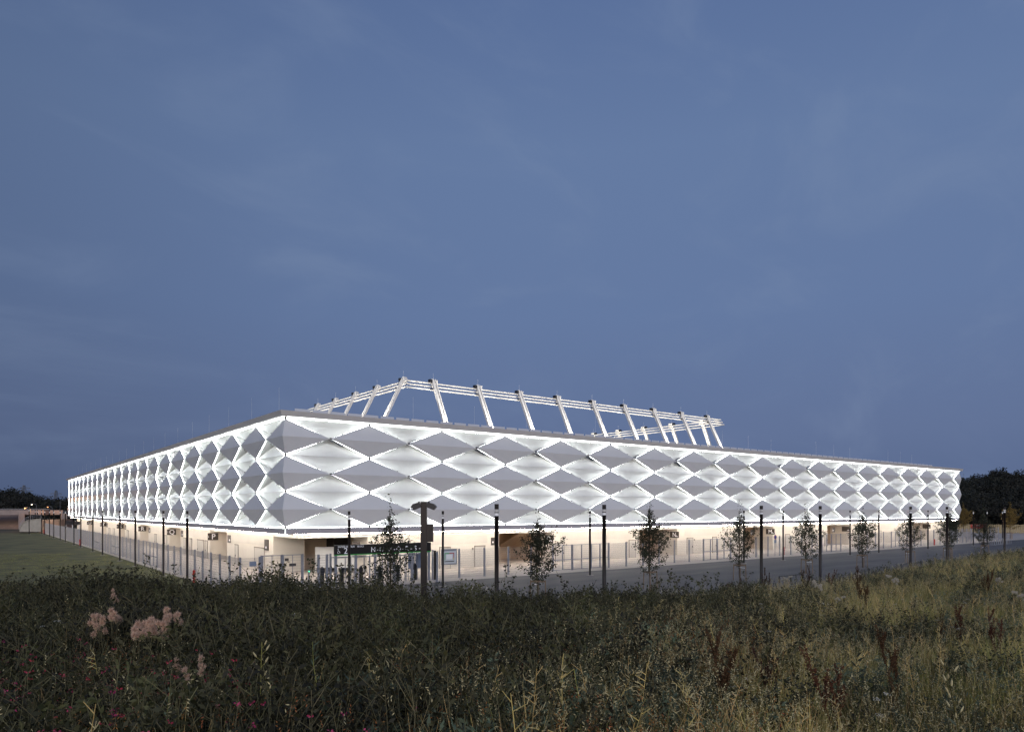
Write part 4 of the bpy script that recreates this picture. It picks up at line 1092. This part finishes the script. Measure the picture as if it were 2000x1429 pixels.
def leafy_plant(seed, mi='weed', h=.95, nst=5, nl=44, ls=.042, lw=.34):
    rr = random.Random(seed); s = MB()
    for k in range(nst):
        hh = h*rr.uniform(.65, 1.1); q = stem_pts(rr, hh, .2); off = Vector((rr.gauss(0, .09), rr.gauss(0, .09), 0)); q = [p+off for p in q]
        s.tube(q, [.0045*(1-i/7) for i in range(6)], 3, GI['stem'], caps=False)
        tw = [q]
        for j in range(5):
            t = rr.uniform(.25, .9); p = on(q, t); d = (rv(rr)+Vector((0, 0, 1.0))).normalized(); l = hh*rr.uniform(.15, .32)
            tq = [p, p+d*l*.5, p+d*l]; s.tube(tq, .0022, 3, GI['stem'], caps=False); tw.append(tq)
        for j in range(nl):
            tq = rr.choice(tw) if rr.random() < .72 else q; t = rr.uniform(.08, 1); p = on(tq, t)
            l = ls*rr.uniform(.6, 1.35)*(1.15-.4*p.z/h)
            leaf(s, p, rv(rr, .5), rv(rr), l, l*lw*rr.uniform(.8, 1.3), GI[mi])
    return s.mesh('leafy', GM)
def grass_tuft(seed, mi='straw', h=.7, n=34, w_=.0065, head=True, spread=.13):
    rr = random.Random(seed); s = MB()
    for k in range(n):
        p = Vector((rr.gauss(0, spread), rr.gauss(0, spread), -.03)); d = Vector((rr.gauss(0, .22), rr.gauss(0, .22), 1)).normalized()
        l = h*rr.uniform(.5, 1.15); e = blade(s, p, d, l, w_*rr.uniform(.7, 1.6), rr.uniform(.1, .6), GI[mi] if rr.random() < .75 else GI['olive'])
        if head and rr.random() < .3:
            for j in range(5): leaf(s, e-d*.02*j, rv(rr, .9), rv(rr), .022, .006, GI['pod'] if mi != 'rusty' else GI['rusty'])
    return s.mesh('tuft', GM)
def pod_stalk(seed, mi='straw', h=1.0, n=16):
    rr = random.Random(seed); s = MB(); q = stem_pts(rr, h, .15); s.tube(q, [.0065*(1-i/7) for i in range(6)], 3, GI[mi], caps=False)
    for j in range(n):
        t = .25+.75*j/n; p = on(q, t); a = rr.uniform(0, 6.28); up = rr.uniform(.5, 1.2); d = Vector((math.cos(a), math.sin(a), up)).normalized()
        l = h*rr.uniform(.06, .16)*(1.5-t) ; s.tube([p, p+d*l], [.0034, .002], 3, GI[mi], caps=False)
        if rr.random() < .6:
            for k in range(3):
                pp = p+d*l*rr.uniform(.4, 1); dd = (rv(rr, .6)); s.tube([pp, pp+dd*.045], [.003, .0018], 3, GI['pod'], caps=False)
    return s.mesh('stalk', GM)
def dock(seed, h=1.0, nst=4):
    rr = random.Random(seed); nst = (4, 2, 3, 2, 5)[seed % 5]; s = MB()
    for k in range(nst):
        q = stem_pts(rr, h*rr.uniform(.7, 1.05), .10); s.tube(q, [.006*(1-i/8) for i in range(6)], 4, GI['rust'], caps=False)
        br_ = [(q, .4, 1.0, 150)]
        for j in range(6):
            t = rr.uniform(.4, .8); p = on(q, t); a = rr.uniform(0, 6.28); d = Vector((math.cos(a)*.3, math.sin(a)*.3, 1)).normalized(); l = h*rr.uniform(.15, .3)
            b = [p, p+d*l*.5, p+d*l]; s.tube(b, .003, 3, GI['rust'], caps=False); br_.append((b, .15, 1, 60))
        for b, t0, t1, n in br_:
            for j in range(n):
                t = rr.uniform(t0, t1); p = on(b, t); r_ = .022*(1.15-t*.6); leaf(s, p+rv(rr)*r_*rr.random(), rv(rr), rv(rr), .018, .014, GI['rust'])
    return s.mesh('seed_stems', GM)
def umbel(seed, h=.75, rad=.04, mi='white'):
    rr = random.Random(seed); s = MB()
    for k in range(3):
        q = stem_pts(rr, h*rr.uniform(.6, 1.1), .2); s.tube(q, .0025, 3, GI['stem'], caps=False); c = q[-1]
        for j in range(26):
            a = rr.uniform(0, 6.28); r_ = rad*math.sqrt(rr.random()); p = c+Vector((math.cos(a)*r_, math.sin(a)*r_, .02-r_*.2))
            leaf(s, p, rv(rr), Vector((0, 0, 1)), .011, .01, GI[mi])
            if j % 4 == 0: s.tube([c-Vector((0, 0, .04)), p], .001, 3, GI['stem'], caps=False)
        for j in range(10): leaf(s, on(q, rr.uniform(.1, .8)), rv(rr, .4), rv(rr), .06, .01, GI['weed'])
    return s.mesh('umbel', GM)
def vetch(seed):
    rr = random.Random(seed); s = MB()
    for k in range(4):
        q = stem_pts(rr, .6*rr.uniform(.7, 1.2), .35); s.tube(q, .002, 3, GI['stem'], caps=False)
        for j in range(40): leaf(s, on(q, rr.uniform(.1, 1)), rv(rr, .2), rv(rr), .04, .016, GI['weed'])
        if rr.random() < .75:
            for c in (q[-1], on(q, .8)):
                for j in range(7): leaf(s, c+rv(rr)*.014, rv(rr, .3), rv(rr), .013, .011, GI['pink'])
    return s.mesh('vetch', GM)

def canopy_px(X, Y): return CX+F*X/Y
def fan(n, dmin, dmax_extra, f, rng, rlim=1.02, bias=.5):
    out = []; n = int(n*1.18)
    while len(out) < n:
        u = rng.random()
        d = dmin+(36-dmin)*u**(1/(1+bias)); X = rng.uniform(-rlim, rlim)*d
        ys, dc, hv = crest(CX+F*X/max(d, 4))
        if d > dc+dmax_extra: continue
        if f(CX+F*X/d, d, rng, X): out.append((X, d))
    return out
rg = random.Random(3)
def mk(pts, scale, idxs, tilt=.1, base=1.0, lo=-.02):
    res = []
    for X, d in pts:
        x, y = c2w(X, d); z = mound(X, d)+lo
        res.append((x, y, z, rg.gauss(0, tilt), rg.gauss(0, tilt), rg.uniform(0, 6.28), scale(X, d), rg.choice(idxs)))
    return res
def patch(X, Y, sc, seed): return mnoise.noise(Vector((X*sc+seed, Y*sc-seed, seed)))
# how dry the meadow is: dry grass right, green herbs left, darkened to put shade into their colour
def dry(px, d, X): 
    t = (px-900)/900 + .55*patch(X, d, .28, 3.3) - .35*sm((d-6)/12)*(1 if px < 1500 else 0)
    return min(max(t*1.05+.15, 0), 1)
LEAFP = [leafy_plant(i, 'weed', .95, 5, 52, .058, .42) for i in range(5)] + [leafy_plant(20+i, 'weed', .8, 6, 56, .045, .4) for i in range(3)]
SAGEP = [leafy_plant(40+i, 'sage', .75, 5, 50, .078, .28) for i in range(4)]
TUFT = [grass_tuft(i, 'straw', .72, 34) for i in range(4)] + [grass_tuft(10+i, 'olive', .55, 44) for i in range(4)] + [grass_tuft(30+i, 'rusty', .6, 28) for i in range(2)]
STK = [pod_stalk(i) for i in range(5)]
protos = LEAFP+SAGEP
def hs(px): return 1.0 if px < 1200 else max(.6, 1-(px-1200)/1600)
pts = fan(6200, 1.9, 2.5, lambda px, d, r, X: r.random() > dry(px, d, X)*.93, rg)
def sc1(X, d):
    px = canopy_px(X, d); e = 1.0
    ys, dc, hv = crest(px)
    if px < 760 and d > 12: e = 1.18
    return hs(px)*rg.uniform(.7, 1.12)*e*(1+.5*patch(X, d, .55, 7.7))*(1 if d > 4 else .72)
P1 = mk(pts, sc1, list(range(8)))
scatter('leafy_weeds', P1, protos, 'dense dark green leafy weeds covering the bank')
pts = fan(2100, 1.9, 2, lambda px, d, r, X: (patch(X, d, .35, 9.1) > .12 and px > 700) or (1000 < px < 1420 and 4.5 < d < 13 and patch(X, d, .5, 2.1) > -.2), rg)
scatter('grey_green_herbs', mk(pts, lambda X, d: rg.uniform(.6, 1.05)*hs(canopy_px(X, d)), [0, 1, 2, 3]), SAGEP, 'patches of blue green herbs among the weeds')
pts = fan(7000, 1.7, 2.5, lambda px, d, r, X: r.random() < dry(px, d, X)*.95+.10, rg)
def tsc(X, d): return rg.uniform(.65, 1.15)*hs(canopy_px(X, d))*(1 if d > 3.5 else .8)
P3 = mk(pts, tsc, [0, 1, 2, 3, 4, 5, 6, 7, 4, 5])
scatter('meadow_grass', P3, TUFT, 'olive and straw coloured dry meadow grass')
pts = fan(650, 2.2, 1, lambda px, d, r, X: patch(X, d, .3, 17.) > .02 and d < 11 and 150 < px < 1500, rg)
scatter('rusty_grass', mk(pts, lambda X, d: rg.uniform(.6, 1.0), [8, 9]), TUFT, 'reddish brown dead stems low in the weeds')
pts = fan(2600, 2.2, 1.5, lambda px, d, r, X: r.random() < dry(px, d, X)*.9+.05, rg)
scatter('dry_stalks', mk(pts, lambda X, d: rg.uniform(.6, 1.0)*hs(canopy_px(X, d)), [0, 1, 2, 3, 4], .2), STK, 'branching pale seed stalks in the meadow')
UMB = [umbel(i) for i in range(3)]
pts = fan(230, 5, 1, lambda px, d, r, X: (px > 1450 and d > 8) or r.random() < .1, rg)
scatter('white_flowers', mk(pts, lambda X, d: rg.uniform(.7, 1.15)*hs(canopy_px(X, d)), [0, 1, 2]), UMB, 'small white flower heads sprinkled over the meadow')
SPR = [leafy_plant(80+i, 'weed', 1.35, 1, 60, .06, .5) for i in range(5)]
pts = fan(260, 10, .5, lambda px, d, r, X: -200 < px < 1450 and d > crest(px)[1]-5, rg)
scatter('leafy_sprigs', mk(pts, lambda X, d: rg.uniform(.7, 1.35)*hs(canopy_px(X, d))**1.5, [0, 1, 2, 3, 4], .15), SPR, 'tall leafy sprigs standing out of the weeds on the crest')
VET = [vetch(i) for i in range(3)]
pts = fan(170, 2.6, 0, lambda px, d, r, X: (px < 480 and d < 7) or (px < 900 and d < 4.5 and r.random() < .4), rg)
scatter('pink_vetch', mk(pts, lambda X, d: rg.uniform(.9, 1.25), [0, 1, 2]), VET, 'bright pink vetch flowers low at the left')
# low lawn grass between lamps and fence
LT = [grass_tuft(70+i, 'olive', .14, 26, .006, False, .16) for i in range(3)]
lp = []
while len(lp) < 9000:
    Y = 24+76*rg.random()**.8; X = rg.uniform(-.82, -.2)*Y; x, y = c2w(X, Y)
    if x < -7 and y > -12 and x > -70 and patch(x, y, .15, 5.) > -.35: lp.append((x, y, -.03, 0, 0, rg.uniform(0, 6.28), rg.uniform(.6, 1.3), rg.randrange(3)))
scatter('lawn_grass', lp, LT, 'short rough grass growing on the lawn')

# single striking plants
def at_meadow(px, py, h):
    """ground spot whose plant top of height h shows at px, py"""
    best = None
    d = 2.0
    while d < 34:
        X = (px-CX)/F*d; zt = mound(X, d)+h; yy = CY+(EYE-zt)/d*F
        if best is None or abs(yy-py) < best[0]: best = (abs(yy-py), X, d)
        if d > crest(px)[1]+1: break
        d += .1
    return best[1], best[2]
DK = [dock(i) for i in range(5)]
docks = [(1405, 1212, 1.0, 'dark red dock plant with dense upright seed spikes, left of centre right'), (1640, 1215, 1.0, ''), (1495, 1100, 1.1, ''), (1440, 1115, .95, ''), (1415, 1130, .9, ''), (1235, 1137, .9, ''),
         (1620, 1088, 1.05, ''), (1575, 1095, 1.05, ''), (1672, 1100, 1.0, ''), (1690, 1118, .9, ''), (1875, 1172, .72, ''), (1835, 1180, .65, ''), (1945, 1180, .7, ''), (1755, 1205, .9, ''), (1925, 1100, .8, ''), (610, 1215, .6, ''), (1515, 1230, .8, '')]
dl = ['dark red dock with the densest seed spikes, in the open weeds right of centre', 'tall rust dock with two long upright spikes in the lower right meadow', 'dark dock spike standing in front of the fourth street tree lamp post', 'dark dock clump below the fourth street tree', 'low dark dock left of the clump below the fourth street tree', 'single slanting rust dock spike by the second thick lamp post',
      'tall dark dock spike right of the fifth street tree stakes', 'leaning dark dock spike at the fifth street tree stakes', 'dark dock rising left of the sixth street tree stakes', 'spreading dark dock below the sixth street tree', 'broad brown dock in the right meadow with drooping heads', 'short brown dock just left of the broad drooping one', 'thin forked dark dock near the right edge of the meadow',
      'slim solitary dock spike in the middle of the right meadow', 'small dark dock high on the right grass slope', 'small rusty seed head low among the green weeds at left', 'rust dock at right with spikes half hidden in dry grass']
for i, (px, py, h, _) in enumerate(docks):
    X, d = at_meadow(px, py, h); x, y = c2w(X, d)
    t = thing('dock_plant', dl[i], 'dock plant', (x, y, mound(X, d)-.02), i*1.7, 'rust brown dock plants in the meadow'); link('seed_stems', DK[i % 5], t); t.scale = (h, h, h)
def fluffy(seed, n=5, sp=.16, fm='fluff'):
    rr = random.Random(seed); st, fl_ = MB(), MB()
    for k in range(n):
        q = stem_pts(rr, .95*rr.uniform(.85, 1.05), .12); off = Vector((rr.gauss(0, sp*.38), rr.gauss(0, sp*.4), 0)); q = [p+off for p in q]
        st.tube(q, .004, 4, GI['stem'], caps=False)
        for j in range(24): leaf(st, on(q, rr.uniform(.2, .9)), rv(rr, .3), rv(rr), .06, .016, GI['weed'])
        for m_ in range(4):
            c = q[-1]+Vector((rr.gauss(0, .045), rr.gauss(0, .045), rr.gauss(0, .03)))
            st.tube([q[-2], c], .0025, 3, GI['stem'], caps=False)
            for j in range(190):
                d = rv(rr, .25); l = rr.uniform(.02, .048); leaf(fl_, c+d*rr.uniform(0, .022), d, rv(rr), l, .005, GI[fm])
            for j in range(10): leaf(fl_, c+rv(rr)*.012-Vector((0, 0, .02)), rv(rr, -.5), rv(rr), .02, .009, GI['pod'])
    return st.mesh('stems', GM), fl_.mesh('fluff', GM)
FF = [fluffy(i, n_) for i, n_ in enumerate((5, 7, 2))] + [fluffy(i, n_, .2, 'cream') for i, n_ in ((7, 4), (8, 3))]
for i, (px, py, var, h, lb) in enumerate(((205, 1192, 0, 1.0, 'fluffy pinkish thistle seed heads, leftmost of the three big ones'), (270, 1190, 1, 1.05, 'biggest fluffy thistle clump at left, between two smaller ones'), (318, 1194, 0, 1.0, 'fluffy thistle seed heads, right one of the three big ones'),
        (222, 1152, 2, 1.0, 'small pale thistle tuft behind the big fluffy clump'), (388, 1284, 2, .8, 'low fluffy thistle head right of and below the big clump'), (340, 1287, 2, .7, 'tiny thistle tuft just left of the low fluffy head'), (1600, 1130, 3, .85, 'creamy thistle clump at the asphalt edge beside the dark dock spikes'),
        (1540, 1118, 4, .8, 'greyish thistle clump before the low knee rail'), (1680, 1112, 4, .8, 'pale thistle clump below the sixth street tree'), (1745, 1114, 4, .8, 'small pale thistle tuft right of the sixth street tree'), (1985, 1144, 4, .6, 'white thistle tuft at the right edge of the meadow'), (1945, 1120, 4, .6, 'pair of small white tufts high on the right slope'),
        (1640, 1157, 4, .6, 'small cream tufts left in the dry grass below the knee rail'))):
    X, d = at_meadow(px, py, h); x, y = c2w(X, d)
    t = thing('thistle_plant', lb, 'thistle', (x, y, mound(X, d)), i*1.1-YAW, 'fluffy thistles gone to seed'); link('stems', FF[var][0], t); link('seed_fluff', FF[var][1], t)
    k_ = h*(.66 if px < 1000 else .75); t.scale = (k_, k_, h)
# tall pale stalks in the front
def big_stalk(seed, h, pods=True):
    rr = random.Random(seed); st, pd = MB(), MB(); q = stem_pts(rr, h, .16); st.tube(q, [.005*(1-i/8) for i in range(6)], 5, GI['olive'], caps=False)
    for j in range(16):
        t = .35+.65*j/16; p = on(q, t); a = rr.uniform(0, 6.28); d = Vector((math.cos(a), math.sin(a), rr.uniform(.5, 1.1))).normalized()
        if pods and t > .55:
            e = p+d*.04; st.tube([p, e], .0016, 4, GI['olive'], caps=False)
            dd = (d+Vector((0, 0, .6))).normalized(); pd.tube([e, e+dd*.012, e+dd*.03, e+dd*.045], [.002, .0065, .0055, .001], 5, GI['pod'])
        else: leaf(st, p, d, rv(rr), .08, .018, GI['sage'])
    return st.mesh('stalk', GM), pd.mesh('pods', GM)
for i, (px, py, h, sd_, lb) in enumerate(((487, 1240, 1.05, 1, 'tall pale stalk with plump seed pods at lower left'), (655, 1232, 1.0, 2, 'tall green stalk with a leafy tip left of centre'), (797, 1210, 1.1, 3, 'tallest thin stalk rising in the middle foreground'), (765, 1257, .9, 4, 'short curved stalk left of the tallest middle one'),
        (1105, 1325, .8, 5, 'pale branching stalk at the bottom, right of centre'), (1180, 1280, .9, 6, 'straw coloured stalk in the green patch right of centre'), (1690, 1205, 1.0, 7, 'tall straw stalk leaning left in the right meadow'), (1875, 1225, 1.0, 8, 'upright yellow green spike in the right meadow'), (300, 1330, .8, 9, 'short leaning stalk at the bottom left'))):
    X, d = at_meadow(px, py, h); x, y = c2w(X, d); a, b = big_stalk(sd_, 1.0, i in (0, 3, 4, 7))
    t = thing('tall_weed_stalk', lb, 'weed stalk', (x, y, mound(X, d)), i*2.1, 'tall stalks standing above the weeds'); link('stalk', a, t)
    if len(b.vertices): link('pods', b, t)
    t.scale = (h, h, h)

# ------------------------------------------------------------------ forests
def blob_tree(seed, h=12, r=3.6, n=420, ls=.75):
    rr = random.Random(seed); s = MB(); s.tube([(0, 0, -1), (0, 0, h*.6)], [.25, .1], 5)
    lob = [Vector((rr.gauss(0, r*.4), rr.gauss(0, r*.4), h*rr.uniform(.4, .85))) for _ in range(7)]
    for i in range(n):
        c = rr.choice(lob); d = rv(rr, .15); p = c+d*r*.55*rr.random()**.35*Vector((1, 1, 1)).length/1.73
        l = ls*rr.uniform(.5, 1.2); e = rv(rr); leaf(s, p, e, rv(rr), l, l*.7, 0)
    return s.mesh('forest_tree', M['forest'])
FT = [blob_tree(i) for i in range(4)]
def prof(tab, px):
    px = min(max(px, tab[0][0]), tab[-1][0])
    for a, b in zip(tab, tab[1:]):
        if a[0] <= px <= b[0]: return a[1]+(b[1]-a[1])*(px-a[0])/(b[0]-a[0])
LT_ = [(-1500, 965), (-900, 955), (-300, 950), (0, 961), (18, 958), (40, 963), (70, 968), (84, 974), (100, 979), (125, 987), (150, 993), (420, 1000)]
RT_ = [(1560, 1000), (1700, 975), (1800, 950), (1880, 929), (1905, 926), (1925, 918), (1955, 911), (1975, 916), (2000, 919), (2300, 925), (3000, 940), (3400, 950)]
def hill(name, tab, px0, px1, Y0, Y1, label, rows=7, n=46, th=10):
    s = MB(); g = {}
    for j in range(rows):
        for i in range(n):
            px = px0+(px1-px0)*i/(n-1); t = j/(rows-1); Y = Y0+(Y1-Y0)*t; zt = EYE-(prof(tab, px)-CY)/F*Y1-th
            x, y = c2w((px-CX)/F*Y, Y); g[i, j] = s.vert(x, y, max(-.5, -.5+(zt+.5)*sm(t*1.05)))
    for j in range(rows-1):
        for i in range(n-1): s.f.append((g[i, j], g[i+1, j], g[i+1, j+1], g[i, j+1])); s.m.append(0)
    o = s.obj(name, M['soil'], smooth=True); tag(o, label, kind='structure')
hill('hill', LT_, -1500, 420, 262, 330, 'dark low hill behind the overpass'); hill('hill', RT_, 1560, 3400, 215, 340, 'dark wooded hill right of the stadium')
def forest(tab, px0, px1, Y0, Y1, n, th, label, name):
    pts = []
    for i in range(n):
        px = rg.uniform(px0, px1); t = rg.random(); Y = Y0+(Y1-Y0)*t; zt = EYE-(prof(tab, px)-CY)/F*Y1-th
        z = max(-.5, -.5+(zt+.5)*sm(t*1.05)); x, y = c2w((px-CX)/F*Y, Y)
        pts.append((x, y, z, 0, 0, rg.uniform(0, 6.28), rg.uniform(.7, 1.08), rg.randrange(4)))
    scatter(name, pts, FT, label)
forest(LT_, -1500, 400, 264, 330, 1900, 10, 'dark wood on the hill behind the overpass', 'woodland')
forest(RT_, 1600, 3400, 218, 340, 3300, 12.5, 'dark wood covering the hill right of the stadium', 'woodland')

# ------------------------------------------------------------------ camera and render settings
cd = bpy.data.cameras.new('camera'); cam = bpy.data.objects.new('camera', cd); COL.objects.link(cam)
cam.location = (CAMX, CAMY, EYE); cam.rotation_euler = (math.pi/2, 0, -YAW)
cd.sensor_width = 36; cd.lens = F/2000*36; cd.shift_y = (CY-714.5)/2000; cd.clip_end = 6000; cd.clip_start = .05
SC.camera = cam
SC.view_settings.view_transform = 'Standard'; SC.view_settings.look = 'None'; SC.view_settings.exposure = 0; SC.view_settings.gamma = 1
SC.cycles.use_denoising = True; SC.cycles.denoising_prefilter = 'NONE'; SC.cycles.sample_clamp_indirect = 4; SC.cycles.max_bounces = 6; SC.cycles.diffuse_bounces = 4
